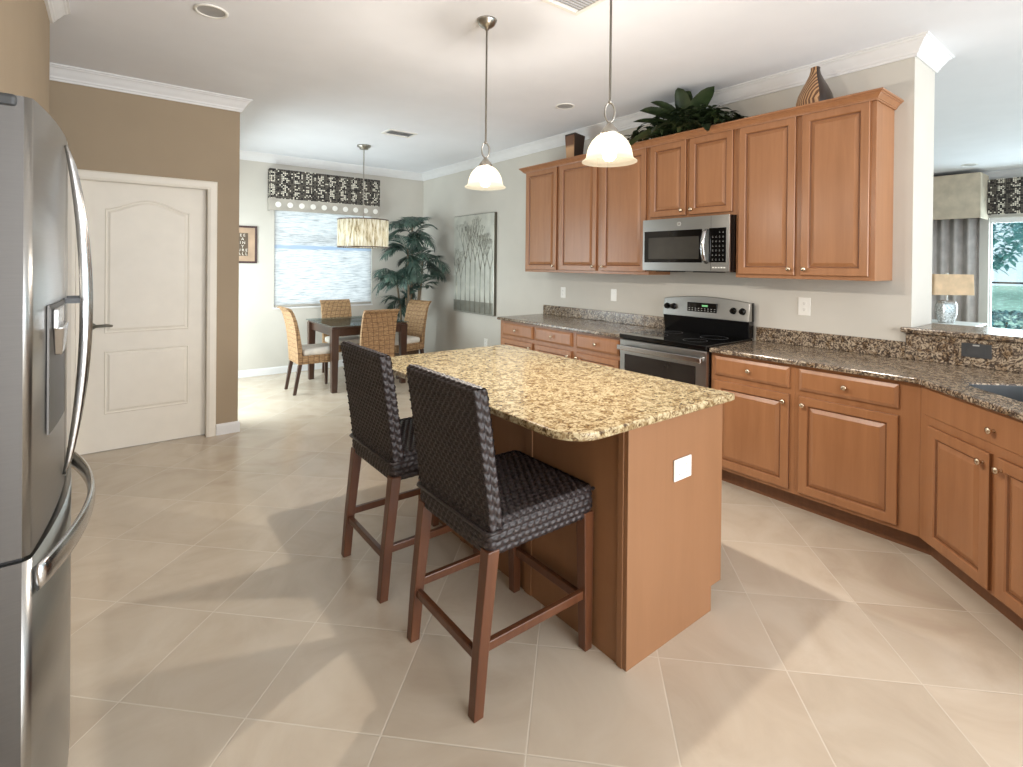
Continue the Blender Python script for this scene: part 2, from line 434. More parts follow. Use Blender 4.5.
# ------------------------------------------------------------------ room shell
struct('floor', box(B(), -6.2, 6.4, -4, 7.5, -.08, 0), M_['tile'])
struct('ceiling', box(B(), -6.2, 6.4, -4, 7.5, H, H+.1), M_['ceiling'])
XD = -2.981; YD = 4.959; YW = 7.239; YE = .993
bm = B(); box(bm, -3.0, -2.165, YW, YW+.16, 0, H); box(bm, -.83, .1, YW, YW+.16, 0, H)
box(bm, -2.165, -.83, YW, YW+.16, 0, .87); box(bm, -2.165, -.83, YW, YW+.16, 2.2, H)
struct('wall_back', bm, M_['greige'])
struct('wall_right', box(B(), 0, .417, YE, YW, 0, H), M_['greige'])
# tan pantry wall holding the white door, with the block behind it
bm = B(); box(bm, -3.205, XD, YD, YD+.14, 0, H); box(bm, -6.2, -4.07, YD, YD+.14, 0, H); box(bm, -4.07, -3.205, YD, YD+.14, 2.09, H)
struct('wall_pantry', bm, M_['tan'])
bm = B(); box(bm, XD-.12, XD, YD+.14, 5.30, 0, H); box(bm, XD-.12, XD, 6.95, YW, 0, H); box(bm, XD-.12, XD, 5.30, 6.95, 2.15, H)
struct('wall_nook', bm, M_['greige'])
t_ = bpy.data.objects.new('door_2', None); COL.objects.link(t_); t_['kind'] = 'structure'; t_.location = (XD, 0, 0)
for ya, yb_ in ((5.302, 6.12), (6.13, 6.948)):
    bm = B(); box(bm, -.09, -.05, ya, ya+.05, .01, 2.145); box(bm, -.09, -.05, yb_-.05, yb_, .01, 2.145); box(bm, -.09, -.05, ya+.05, yb_-.05, .01, .09); box(bm, -.09, -.05, ya+.05, yb_-.05, 2.08, 2.145)
    f_ = obj('sliding_frame', bm, M_['trim'], t_)
    bm = B(); box(bm, -.072, -.068, ya+.05, yb_-.05, .09, 2.08); obj('door_pane', bm, M_['window_glass'], f_)
bm = B(); XL = -4.12
box(bm, -6.2, XL, 2.45, 3.75, 0, H); box(bm, -5.0, XL, 1.43, 2.45, 1.90, H); box(bm, -5.1, -5.0, 1.43, 2.45, 0, H); box(bm, -5.1, XL, -4, 1.43, 0, H)
struct('wall_left', bm, M_['tan'])
struct('wall_hall', box(B(), -6.2, -6.1, 3.75, YD, 0, H), M_['tan'])
bm = B(); box(bm, -4.6, -4.1, -4.1, -4, 0, H); box(bm, -4.1, 5.9, -4.1, -4, 2.5, H); box(bm, .7, 1.3, -4.1, -4, 0, H); box(bm, 5.2, 6.4, -4.1, -4, 0, H)
struct('wall_front', bm, M_['greige'])
XF = 6.15
bm = B(); box(bm, XF, XF+.2, 1.68, 4.0, 0, H); box(bm, XF, XF+.2, -4, -.6, 0, H); box(bm, XF, XF+.2, -.6, 1.68, 0, .45); box(bm, XF, XF+.2, -.6, 1.68, 2.2, H)
struct('wall_living', bm, M_['greige'])
struct('wall_living_side', box(B(), .417, 6.35, 4.0, 4.12, 0, H), M_['greige'])

CP = [(0, H-.105), (.012, H-.105), (.016, H-.092), (.022, H-.088), (.026, H-.075), (.040, H-.055), (.052, H-.035), (.060, H-.024), (.068, H-.020), (.072, H-.012), (.082, H-.010), (.082, H), (0, H)]
bm = B(); sweep(bm, CP, [(XD, YW), (0, YW), (0, YE), (.417, YE), (.417, 4.0), (XF, 4.0), (XF, -4)])
struct('trim_1', bm, M_['trim'])
bm = B(); sweep(bm, CP, [(-6.1, 3.75), (-6.1, YD), (XD, YD), (XD, YW)])
struct('trim_2', bm, M_['trim'])
bm = B(); sweep(bm, CP, [(XL, -4), (XL, 3.75), (-6.1, 3.75)])
struct('trim_3', bm, M_['trim'])
BP = [(0, 0), (.014, 0), (.014, .075), (.010, .086), (.004, .092), (0, .092)]
bm = B(); sweep(bm, BP, [(XD, 6.95), (XD, YW), (0, YW), (0, 4.385)]); struct('baseboard_back', bm, M_['trim'])
bm = B(); sweep(bm, BP, [(-3.145, YD), (XD, YD), (XD, 5.30)]); struct('baseboard_left', bm, M_['trim'])
bm = B(); sweep(bm, BP, [(XF, 4.0), (XF, -4)]); struct('baseboard_living', bm, M_['trim'])

# pantry door with casing -------------------------------------------------
def chair_door():
    t_ = bpy.data.objects.new('door_1', None); COL.objects.link(t_); t_['kind'] = 'structure'; t_.location = (0, YD, 0)
    bm = B()
    cp = [(0, 0), (0, .012), (.02, .020), (.055, .018), (.068, .010), (.07, 0)]
    x0, x1, zt = -4.07, -3.205, 2.075
    for s_, xa in ((1, x1), (-1, x0)):
        vs = []
        for z in (0, zt):
            zz = lambda o_: z if z == 0 else zt+o_
            vs.append([bm.verts.new((xa+s_*(o_-.012), -h_, zz(o_-.012) if z else 0)) for o_, h_ in cp])
        for j in range(len(cp)-1): bm.faces.new((vs[0][j], vs[0][j+1], vs[1][j+1], vs[1][j]))
        bm.faces.new((vs[0][0], vs[0][-1], vs[1][-1], vs[1][0])); bm.faces.new(vs[0])
        if s_ == 1: top_r = vs[1]
        else: top_l = vs[1]
    for j in range(len(cp)-1): bm.faces.new((top_l[j], top_l[j+1], top_r[j+1], top_r[j]))
    # jambs
    box(bm, x1-.012, x1, 0, .14, 0, zt); box(bm, x0, x0+.012, 0, .14, 0, zt); box(bm, x0, x1, 0, .14, zt, zt+.014)
    obj('door_frame', bm, M_['door'], t_)
    bm = B(); box(bm, x0+.014, x1-.014, .068, .105, .006, zt-.004)
    # two moulded panels, the upper one arch-topped
    w0, w1 = -3.89, -3.338
    arch = [(w0, .905), (w1, .905), (w1, 1.86)]
    N = 18
    for i in range(1, N):
        u = i/N; arch.append((w1+(w0-w1)*u, 1.86+.085*(math.sin(PI*u)**1.6)))
    arch.append((w0, 1.86))
    low = [(w0, .285), (w1, .285), (w1, .77), (w0, .77)]
    st = [(0, 0), (.006, .004), (.014, -.002), (.022, .0), (.034, .006)]
    for poly in (arch, low): rings(bm, poly, [(i, h_+.001) for i, h_ in st], None, .068)
    lf = obj('door_leaf', bm, M_['door'], t_)
    bm = B(); lathe(bm, [(.026, 0), (.026, .008), (.02, .012), (.009, .014), (.009, .045)], 16, (-3.965, .068, .965), 'y')
    tube(bm, [(-3.965, .026, .965), (-3.93, .020, .968), (-3.87, .020, .970), (-3.84, .026, .964)], [.012, .011, .010, .008], 8)
    obj('door_handle', bm, M_['artdark'], lf, True)
chair_door()

# ------------------------------------------------------------------ kitchen cabinets (local: x right, y into cabinet, z up)
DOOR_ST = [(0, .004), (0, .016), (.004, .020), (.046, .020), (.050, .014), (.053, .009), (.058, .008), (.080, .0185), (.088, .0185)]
def knob_obj(parent, x, z, y=-.02):
    bm = B(); lathe(bm, [(.008, 0), (.007, .004), (.005, .010), (.006, .014), (.013, .018), (.0155, .023), (.0135, .028), (.007, .031), (.0, .032)], 14, (x, y, z), 'y')
    return obj('knob', bm, M_['knob'], parent, True)
def panel_door(parent, x0, x1, z0, z1, knob, mat, name='door'):
    bm = B(); rings(bm, [(x0, z0), (x1, z0), (x1, z1), (x0, z1)], DOOR_ST, 0.0, glaze_shade=(1, 5, 6))  # side edges darkened as shade between doors; inner bands are groove glaze
    d = obj(name, bm, [mat, M_['glaze_shade']], parent)
    if knob:
        side, vert = knob
        knob_obj(d, x0+.028 if side == 'l' else x1-.028, z0+.04 if vert == 'b' else z1-.045)
    return d
def drawer(parent, x0, x1, z0, z1, mat, knobx=None):
    bm = B(); rings(bm, [(x0, z0), (x1, z0), (x1, z1), (x0, z1)], [(0, .012), (.005, .014), (.018, .020)], 0.0)
    d = obj('drawer', bm, mat, parent); knob_obj(d, knobx if knobx else (x0+x1)/2, (z0+z1)/2)
    return d
RW = R(-90)
def wall_cab(y_left, y_right, z0, z1, doors, label, knobz='b'):
    t_ = thing('wall_cabinet', label, 'cabinet', (-.305, y_left, 0), RW)
    w = y_left-y_right
    bm = B(); box(bm, 0, w, 0, .305, z0, z1); obj('cabinet_box', bm, M_['maple'], t_, bevel=.0015)
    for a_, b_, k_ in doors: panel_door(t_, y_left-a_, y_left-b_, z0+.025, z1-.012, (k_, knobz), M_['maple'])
    return t_
ZU, ZT = 1.388, 2.462
wall_cab(4.337, 3.808, ZU, ZT, [(4.312, 3.83, 'r')], 'narrow single-door maple wall cabinet nearest the dining nook')
wall_cab(3.808, 2.712, ZU, ZT, [(3.786, 3.29, 'r'), (3.225, 2.735, 'l')], 'double-door maple wall cabinet between the narrow single-door one and the microwave')
wall_cab(2.712, 1.948, 1.837, ZT, [(2.69, 2.355, 'r'), (2.325, 1.972, 'l')], 'short double-door maple cabinet directly above the microwave')
wall_cab(1.948, 1.093, ZU, ZT, [(1.925, 1.54, 'r'), (1.503, 1.122, 'l')], 'tall double-door maple wall cabinet with the gourd-shaped vase on top')
# cabinet cornice
bm = B(); CC = [(0, 2.448), (.006, 2.448), (.008, 2.454), (.013, 2.456), (.013, 2.460), (.018, 2.466), (.030, 2.480), (.036, 2.482), (.036, 2.486), (.045, 2.490), (.045, 2.500), (0, 2.500)]
sweep(bm, CC, [(-.001, 4.339), (-.325, 4.339), (-.325, 1.091), (-.001, 1.091)][::-1][::-1])
tag(obj('cabinet_cornice', bm, M_['maple']), 'honey maple crown moulding running along the tops of the wall cabinets', 'moulding')

def base_cab(loc, rz, w, doors, drawers, label, closed_top=True, flat_front=None, fr=0, toe_ext=(0, 0)):
    t_ = thing('base_cabinet', label, 'cabinet', loc, rz)
    bm = B(); box(bm, -fr, w, 0, .58, .105, .884, top=closed_top)
    obj('cabinet_box', bm, M_['maple'], t_, bevel=.0015)
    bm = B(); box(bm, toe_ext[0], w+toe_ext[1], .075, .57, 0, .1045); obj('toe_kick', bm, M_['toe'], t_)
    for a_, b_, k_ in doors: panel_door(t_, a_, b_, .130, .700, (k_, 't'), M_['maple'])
    for a_, b_ in drawers: drawer(t_, a_, b_, .738, .862, M_['maple'])
    return t_
def yb(y0, *ys): return [y0-y for y in ys]
X0 = -.61
base_cab((X0, 4.360, 0), RW, .558, [(.045, .537, 'r')], [(.045, .537)], 'single-door maple base cabinet at the nook end of the counter')
base_cab((X0, 3.802, 0), RW, 1.082, [(.02, .515, 'r'), (.57, 1.055, 'l')], [(.02, .515), (.57, 1.055)], 'maple base cabinet with two drawers on the nook side of the stove')
base_cab((X0, 1.946, 0), RW, .546, [(.03, .518, 'r')], [(.03, .518)], 'single-door maple base cabinet touching the stove on its sink side')
base_cab((X0, 1.400, 0), RW, .608, [(.028, .518, 'l')], [(.028, .518)], 'wider maple base cabinet between the stove cabinet and the corner', toe_ext=(0, .031))
# diagonal sink cabinet
t_ = thing('sink_cabinet', 'diagonal maple sink cabinet with a plain top panel and two doors', 'cabinet', (X0, .792, 0), R(-135))
WS = .98
bm = B()
P = [(0, 0), (WS, 0), (WS, .30), (.6, .42), (.27, .62), (0.0, .02)]
vs = [[bm.verts.new((x, y, z)) for x, y in [(0.001, 0), (WS, 0), (WS, .58), (.42, .59), (0.001, .58)]] for z in (.105, .884)]
bm.faces.new(vs[0]); n = 5
for i in range(n): bm.faces.new((vs[0][i], vs[0][(i+1) % n], vs[1][(i+1) % n], vs[1][i]))
obj('cabinet_box', bm, M_['maple'], t_)
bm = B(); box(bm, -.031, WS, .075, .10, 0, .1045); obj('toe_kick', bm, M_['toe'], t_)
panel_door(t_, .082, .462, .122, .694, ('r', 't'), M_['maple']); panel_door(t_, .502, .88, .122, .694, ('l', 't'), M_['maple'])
bm = B(); rings(bm, [(.03, .735), (.95, .735), (.95, .868), (.03, .868)], [(0, .003), (.004, .006)], 0.0); fp = obj('false_drawer_front', bm, M_['maple'], t_)
knob_obj(fp, .470, .792, -.006)
# cabinet past the bend (out of view, holds the counter end)
s45 = .70711
ex, ey = X0-WS*s45, .792-WS*s45
# countertops
def granite_edge(bm): pass
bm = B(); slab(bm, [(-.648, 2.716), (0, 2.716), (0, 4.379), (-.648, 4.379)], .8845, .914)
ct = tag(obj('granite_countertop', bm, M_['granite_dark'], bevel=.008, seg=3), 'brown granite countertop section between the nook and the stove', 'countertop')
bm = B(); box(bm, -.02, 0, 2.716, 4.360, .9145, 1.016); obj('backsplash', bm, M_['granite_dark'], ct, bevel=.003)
d45 = Vector((-s45, -s45)); n45 = Vector((s45, -s45)); P0 = Vector((X0, .792))
q = lambda s_, n_: tuple(P0+d45*s_+n45*n_)
sink = round_poly([q(.095, .115), q(.875, .115), q(.875, .53), q(.095, .53)], [.07]*4, 6)
outer = [(-.648, 1.943), (-.648, .808), q(.98+.01, -.038), (q(.98+.01, -.038)[0], -.45), (0, -.45), (0, 1.943)]
outer = round_poly(outer, [0, .05, 0, 0, 0, 0], 5)
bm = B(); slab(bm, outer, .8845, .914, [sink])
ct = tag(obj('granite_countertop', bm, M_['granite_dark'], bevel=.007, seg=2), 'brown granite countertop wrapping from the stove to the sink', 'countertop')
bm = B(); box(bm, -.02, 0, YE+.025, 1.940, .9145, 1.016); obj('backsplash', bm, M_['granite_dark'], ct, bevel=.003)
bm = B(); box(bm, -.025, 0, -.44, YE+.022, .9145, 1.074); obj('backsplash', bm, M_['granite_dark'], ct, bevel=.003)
# sink basin
bm = B(); s1 = round_poly([q(.088, .108), q(.882, .108), q(.882, .537), q(.088, .537)], [.07]*4, 6)
s2 = inset(sink, .012) if True else sink
def ring_at(P, z): return [bm.verts.new((x, y, z)) for x, y in P]
def shrink(P, f): 
    cx_ = sum(p[0] for p in P)/len(P); cy_ = sum(p[1] for p in P)/len(P); return [(cx_+(x-cx_)*f, cy_+(y-cy_)*f) for x, y in P]
L_ = [ring_at(s1, .876), ring_at(s1, .882), ring_at(inset(sink, .003), .882), ring_at(inset(sink, .003), .908), ring_at(inset(sink, .006), .908), ring_at(shrink(sink, .97), .72), ring_at(shrink(sink, .9), .70)]  # raised dark liner stands in for shade on the far inner wall
for A_, C_ in zip(L_, L_[1:]):
    for i in range(len(A_)): bm.faces.new((A_[i], A_[(i+1) % len(A_)], C_[(i+1) % len(A_)], C_[i]))
bm.faces.new(L_[-1])
sk = tag(obj('kitchen_sink', bm, M_['sink'], smooth=False), 'shade-darkened grey undermount sink set into the granite over the diagonal cabinet', 'sink')
sk.modifiers.new('Solidify', 'SOLIDIFY').thickness = .003
# half wall with raised bar
struct('wall_half', box(B(), 0, .30, -1.6, YE-.001, 0, 1.075), M_['greige'])
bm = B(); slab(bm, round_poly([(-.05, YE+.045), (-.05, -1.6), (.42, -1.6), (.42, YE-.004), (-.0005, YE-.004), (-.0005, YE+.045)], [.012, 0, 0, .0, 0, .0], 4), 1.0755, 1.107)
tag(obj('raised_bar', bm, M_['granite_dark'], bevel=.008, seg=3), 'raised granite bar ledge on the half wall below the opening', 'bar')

# ------------------------------------------------------------------ outlets
def outlet(loc, rz, w, h_, kind, label, col='white', hor=False):
    bm = B(); box(bm, -w/2, w/2, -.006, 0, -h_/2, h_/2); t_ = thing('wall_outlet', label, 'outlet', loc, rz)
    obj('cover_plate', bm, M_[col], t_, bevel=.002)
    bm = B(); sl = M_['slot'] if col == 'white' else M_['mark']
    if kind == 'duplex':
        for s_ in (-1, 1):
            cx_, cz_ = (s_*.021, 0) if hor else (0, s_*.021)
            lathe(bm, [(.0155, 0), (.0155, .002)], 14, (cx_, -.006, cz_), 'y')
        f_ = obj('socket_face', bm, M_[col], t_)
        for s_ in (-1, 1):
            cx_, cz_ = (s_*.021, 0) if hor else (0, s_*.021)
            for u, v, a_, b_ in ((-.005, .003, .001, .004), (.005, .003, .001, .003), (0, -.007, .0022, .002)):
                obj('socket_slot', box(B(), cx_+u-a_, cx_+u+a_, -.0086, -.0076, cz_+v-b_, cz_+v+b_), sl, f_)
    elif kind == 'double':
        for cx0 in (-.023, .023):
            box(bm, cx0-.016, cx0+.016, -.008, -.006, -.033, .033)
        f_ = obj('socket_face', bm, M_[col], t_, bevel=.001)
        for cz_ in (-.017, .017):
            for u in (-.028, -.018, .018, .028): obj('socket_slot', box(B(), u-.0007, u+.0007, -.0092, -.0078, cz_-.003, cz_+.003), sl, f_)
    elif kind == 'switch':
        box(bm, -.016, .016, -.009, -.006, -.033, .033); obj('rocker', bm, M_[col], t_, bevel=.0015)
    elif kind == 'tilt':
        box(bm, -.04, .04, -.0075, -.006, -.025, .022); f_ = obj('flip_cover', bm, M_[col], t_, bevel=.001)
        bm = B(); box(bm, -.014, .014, -.0115, -.0076, .026, .033); obj('latch_tab', bm, M_['mark'], t_)
    return t_
outlet((0, 4.055, 1.168), RW, .072, .115, 'duplex', 'white outlet plate on the wall nearest the dining nook')
outlet((0, 3.347, 1.178), RW, .072, .115, 'switch', 'white switch plate on the wall near the stove, under the wall cabinets')
outlet((0, 1.607, 1.190), RW, .08, .125, 'duplex', 'white outlet plate on the wall between the stove and the raised bar')
outlet((0, 5.496, .44), RW, .072, .115, 'duplex', 'small white outlet low on the wall below the tree art')
outlet((-.0255, .688, 1.008), RW, .128, .078, 'tilt', 'black outlet box set in the granite below the raised bar', 'darkgrey')
outlet((-2.052, 1.2038, .662), 0, .115, .085, 'double', 'white double outlet on the end panel of the kitchen island')

# ------------------------------------------------------------------ island
t_ = thing('kitchen_island', 'maple kitchen island base with plain panels under the big granite top', 'island', (0, 0, 0))
xb0, xb1, yb0, yb1 = -2.379, -1.753, 1.205, 2.80
bm = B()
# end panels notched for the toe kick
for y_a, y_b in ((yb0, yb0+.019), (yb1-.019, yb1)):
    pr = [(xb0, 0), (xb1-.075, 0), (xb1-.075, .105), (xb1-.0, .105), (xb1, .884), (xb0, .884)]
    A_ = [bm.verts.new((x, y_a, z)) for x, z in pr]; C_ = [bm.verts.new((x, y_b, z)) for x, z in pr]
    bm.faces.new(A_); bm.faces.new(C_)
    for i in range(6): bm.faces.new((A_[i], A_[(i+1) % 6], C_[(i+1) % 6], C_[i]))
    obj('end_panel', bm, M_['island'], t_, bevel=.0015); bm = B()
bm.free()
bm = B(); box(bm, xb0+.004, xb0+.022, yb0+.019, yb1-.019, 0, .884); obj('back_panel', bm, M_['island'], t_)
bm = B()
box(bm, xb0-.004, xb0+.004, yb0+.0195, yb0+.045, 0, .884)   # corner bead
for y in (1.74, 2.28): obj('corner_bead', box(B(), xb0-.002, xb0+.004, y, y+.045, 0, .884), M_['island'], t_, bevel=.001)
obj('corner_bead', bm, M_['island'], t_, bevel=.002)
bm = B(); box(bm, xb0+.022, xb1-.002, yb0+.019, yb1-.019, .105, .882); obj('cabinet_box', bm, M_['maple'], t_)
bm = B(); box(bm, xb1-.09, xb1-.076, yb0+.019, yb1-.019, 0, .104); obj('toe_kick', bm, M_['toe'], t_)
for k in range(3):      # doors and drawers on the stove side
    ya, yb_ = yb0+.04+k*.52, yb0+.04+k*.52+.49
    bm = B(); rings(bm, [(ya, .13), (yb_, .13), (yb_, .70), (ya, .70)], DOOR_ST, 0.0, glaze_shade=(1, 5, 6)); d = obj('door', bm, [M_['maple'], M_['glaze_shade']], t_); d.rotation_euler = (0, 0, R(90)); d.location = (xb1-.001, 0, 0)
    knob_obj(d, ya+.03, .655)
    bm = B(); rings(bm, [(ya, .738), (yb_, .738), (yb_, .862), (ya, .862)], [(0, .012), (.005, .014), (.018, .020)], 0.0); d = obj('drawer', bm, M_['maple'], t_); d.rotation_euler = (0, 0, R(90)); d.location = (xb1-.001, 0, 0)
    knob_obj(d, (ya+yb_)/2, .8)
# support brackets under the overhang
bm = B()
for y in (1.5, 2.45):
    pr = [(xb0-.006, .883), (-2.62, .883), (-2.62, .868), (xb0-.03, .80), (xb0-.006, .74)]
    A_ = [bm.verts.new((x, y, z)) for x, z in pr]; C_ = [bm.verts.new((x, y+.03, z)) for x, z in pr]
    bm.faces.new(A_); bm.faces.new(C_)
    for i in range(5): bm.faces.new((A_[i], A_[(i+1) % 5], C_[(i+1) % 5], C_[i]))
bm.free()
xi0, xi1, yi0, yi1 = -2.689, -1.700, 1.173, 2.845
top = round_poly([(xi0, yi0), (xi1, yi0), (xi1, yi1), (xi0, yi1)], [.13, .02, .03, .04], 10)
bm = B(); slab(bm, top, .8845, .914)
tag(obj('island_countertop', bm, M_['granite'], bevel=.007, seg=3), 'large pale gold speckled granite slab on the kitchen island', 'countertop')

# ------------------------------------------------------------------ stove
t_ = thing('stove', 'stainless electric stove with black glass top between the base cabinets', 'stove', (-.66, 2.709, 0), RW)
w = .762; D_ = .63
bm = B(); box(bm, .004, w-.004, .03, D_, .02, .894); obj('oven_body', bm, M_['black'], t_)
bm = B(); slab(bm, [(0.002, -.012), (w-.002, -.012), (w-.002, D_-.02), (.002, D_-.02)], .895, .926); ck = obj('cooktop', bm, M_['blackglass'], t_, bevel=.006, seg=3)
bm = B()
for cx_, cy_, rr in ((.2, .17, .105), (.56, .17, .085), (.2, .42, .075), (.56, .42, .1)):
    bm = B(); lathe(bm, [(rr, .0), (rr, .0006), (rr-.003, .0006), (rr-.003, 0)], 36, (cx_, cy_, .9262), cap=False); obj('burner_ring', bm, M_['darkgrey'], ck)
bm = B(); box(bm, .006, w-.006, -.005, .03, .23, .885); od = obj('oven_door', bm, M_['steel'], t_, bevel=.004)
bm = B(); box(bm, .055, w-.085, -.0075, -.0045, .34, .775); obj('oven_window', bm, M_['ovenglass'], od, bevel=.002)
bm = B(); box(bm, .010, w-.02, -.052, -.034, .806, .846); box(bm, .02, .045, -.036, -.004, .81, .842); box(bm, w-.055, w-.03, -.036, -.004, .81, .842); obj('oven_handle', bm, M_['steel_h'], od, bevel=.007, seg=3)
bm = B(); box(bm, .006, w-.006, -.003, .03, .03, .215); obj('storage_drawer', bm, M_['steel'], t_, bevel=.004)
# backguard
bm = B(); N = 24
def prof(x): return 1.190+.032*math.sin(PI*min(max((x-.0)/w, 0), 1))**.8
A_ = []; C_ = []
yf = .545
lo, hi = [], []
for i in range(N+1):
    x = .004+(w-.008)*i/N
    lo.append((x, 1.052)); hi.append((x, prof(x)))
def strip(bm, f0, f1, mi=0):
    for i in range(N):
        pass
pts = lo+hi[::-1]
f1 = [bm.verts.new((x, yf+(z-1.05)*.18, z)) for x, z in pts]; f2 = [bm.verts.new((x, yf+.055, z-.0)) for x, z in pts]
n = len(pts)
for i in range(n): bm.faces.new((f1[i], f1[(i+1) % n], f2[(i+1) % n], f2[i]))
for F in (f1, f2):
    for i in range(N): bm.faces.new((F[i], F[i+1], F[n-2-i], F[n-1-i]))
cpn = obj('control_panel', bm, M_['steel'], t_, bevel=.004)
bm = B(); hexa(bm, [(.008, .575, .926), (w-.008, .575, .926), (w-.008, D_, .926), (.008, D_, .926), (.004, .556, 1.056), (w-.004, .556, 1.056), (w-.004, D_, 1.056), (.004, D_, 1.056)])
box(bm, .001, w-.001, yf+.057, D_, 1.05, 1.192)
obj('backguard', bm, M_['black'], t_, bevel=.004)
for x in (.045, .108, w-.128, w-.055):
    bm = B(); yy = yf+(1.125-1.05)*.18; lathe(bm, [(.026, 0), (.026, .004), (.021, .008), (.018, .026), (.0, .027)], 20, (x, yy, 1.127), 'y')
    box(bm, x-.004, x+.004, yy-.034, yy-.006, 1.108, 1.146)
    obj('control_knob', bm, M_['blackglass'], t_, bevel=.001)
bm = B(); box(bm, .24, .50, yf+.004, yf+.03, 1.098, 1.172); dp = obj('display_panel', bm, M_['blackglass'], t_, bevel=.003)
bm = B(); box(bm, .375, .425, yf+.0025, yf+.0045, 1.142, 1.156); obj('clock_digits', bm, M_['lcd'], dp)
bm = B()
for i in range(9):
    for zz in (1.108, 1.124): box(bm, .255+i*.028, .266+i*.028, yf+.003, yf+.0045, zz, zz+.004)
obj('button_marks', bm, M_['mark'], dp)

# ------------------------------------------------------------------ microwave
t_ = thing('microwave', 'stainless over-the-range microwave hung under the short wall cabinet', 'microwave', (-.39, 2.710, 0), RW)
bm = B(); box(bm, .004, .758, .02, .388, 1.432, 1.8365); obj('microwave_body', bm, M_['black'], t_)
bm = B(); box(bm, .004, .758, 0, .02, 1.428, 1.836); box(bm, .614, .6165, -.0006, .004, 1.43, 1.834, 1); fr_ = obj('front_frame', bm, [M_['steel'], M_['gasket']], t_, bevel=.0015)
bm = B(); box(bm, .022, .545, -.003, .001, 1.492, 1.742); wn_ = obj('door_window', bm, M_['blackglass'], t_, bevel=.002)
bm = B(); box(bm, .065, .52, -.0045, -.0028, 1.52, 1.69); obj('window_screen', bm, M_['mwglass'], wn_)
bm = B(); pts = [(.582, -.002, 1.735), (.578, -.03, 1.715), (.575, -.044, 1.66), (.574, -.048, 1.61), (.575, -.044, 1.56), (.578, -.03, 1.51), (.582, -.002, 1.49)]
tube(bm, pts, .017, 8, .55, side=(1, 0, 0)); obj('door_handle', bm, M_['steel_h'], t_, True)
bm = B(); box(bm, .6, .735, -.003, .001, 1.494, 1.745); kp = obj('keypad', bm, M_['blackglass'], t_, bevel=.002)
bm = B()
for r_i in range(7):
    for c_i in range(4):
        if r_i == 0 and c_i < 2: continue
        xx, zz = .627+c_i*.027, 1.51+(6-r_i)*.033
        box(bm, xx, xx+.009, -.0036, -.0028, zz, zz+.0025); box(bm, xx+.002, xx+.007, -.0036, -.0028, zz+.008, zz+.010)
obj('button_marks', bm, M_['mark'], kp)
bm = B()
for i in range(5): box(bm, .628+i*.022, .642+i*.022, -.0015, .0005, 1.452, 1.461)
obj('panel_lights', bm, M_['white'], fr_)
bm = B(); lathe(bm, [(.018, 0), (.018, .0025), (.0, .0025)], 24, (.345, 0, 1.79), 'y'); bd = obj('badge', bm, M_['mark'], t_)
def text_mesh(s, size, ext=.0006):
    c = bpy.data.curves.new('txt', 'FONT'); c.body = s; c.size = size; c.align_x = 'CENTER'; c.align_y = 'CENTER'; c.extrude = ext
    o = bpy.data.objects.new('txt', c); COL.objects.link(o)
    dg = bpy.context.evaluated_depsgraph_get(); me = bpy.data.meshes.new_from_object(o.evaluated_get(dg))
    bpy.data.objects.remove(o); return me
me = text_mesh('GE', .018); me.materials.append(M_['blackglass'])
o = bpy.data.objects.new('badge_letters', me); COL.objects.link(o); o.parent = bd; o.location = (.345, -.0032, 1.79); o.rotation_euler = (R(90), 0, 0)
bm = B(); box(bm, .03, .73, .02, .37, 1.4235, 1.4318)
for i in range(2): box(bm, .10+i*.34, .30+i*.34, .05, .16, 1.418, 1.424)
obj('vent_grille', bm, M_['gasket'], t_)

# ------------------------------------------------------------------ fridge (faces +x)
FX, FY0, FY1, FZ = -3.986, 1.475, 2.385, 1.805
t_ = thing('refrigerator', 'tall stainless french-door refrigerator with bowed handles and a water dispenser', 'refrigerator', (0, 0, 0))
bm = B(); box(bm, -4.78, -4.075, FY0+.004, FY1-.004, .02, FZ-.03); obj('fridge_body', bm, M_['darkgrey'], t_)
bulge = .032
def curved_slab(ya, yb_, z0, z1, back=-4.068, N=20, bulge=.032):
    bm = B(); pts = []
    for i in range(N+1):
        y = ya+(yb_-ya)*i/N; u = (y-(FY0+FY1)/2)/((FY1-FY0)/2)
        x = FX+bulge*(1-u*u)
        # rounded door edges
        e = min(y-ya, yb_-y)
        if e < .012: x -= .012*(1-math.sqrt(max(0, 1-(1-e/.012)**2)))
        pts.append((x, y))
    pts = pts+[(back, yb_), (back, ya)]
    pts = pts[::-1] if False else pts
    A_ = [bm.verts.new((x, y, z0)) for x, y in pts]; C_ = [bm.verts.new((x, y, z1)) for x, y in pts]
    bm.faces.new(A_); bm.faces.new(C_); n = len(pts)
    for i in range(n): bm.faces.new((A_[i], A_[(i+1) % n], C_[(i+1) % n], C_[i]))
    return bm
ys = [FY0, FY0+.006]+[FY0+.012]
def surf(y):
    u = (y-(FY0+FY1)/2)/((FY1-FY0)/2); return FX+bulge*(1-u*u)
ym = (FY0+FY1)/2
dl = obj('door', curved_slab(FY0, ym-.002, .842, FZ, N=60), M_['steel'], t_, True)
dr = obj('door', curved_slab(ym+.002, FY1, .842, FZ, N=60), M_['steel'], t_, True)
fd = obj('freezer_drawer', curved_slab(FY0, FY1, .06, .832, N=100, bulge=.044), M_['steel'], t_, True)
for o in (dl, dr, fd):
    for p in o.data.polygons:
        if abs(p.normal.z) > .9 or abs(p.normal.y) > .9 or p.normal.x < -.9: p.use_smooth = False
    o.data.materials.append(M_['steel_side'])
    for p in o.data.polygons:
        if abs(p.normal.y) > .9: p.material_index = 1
bm = B(); box(bm, -4.074, -4.069, FY0+.01, FY1-.01, .07, FZ-.01); box(bm, -4.068, FX-.012, FY0+.01, FY1-.01, .8325, .8415); obj('door_gasket', bm, M_['gasket'], t_)
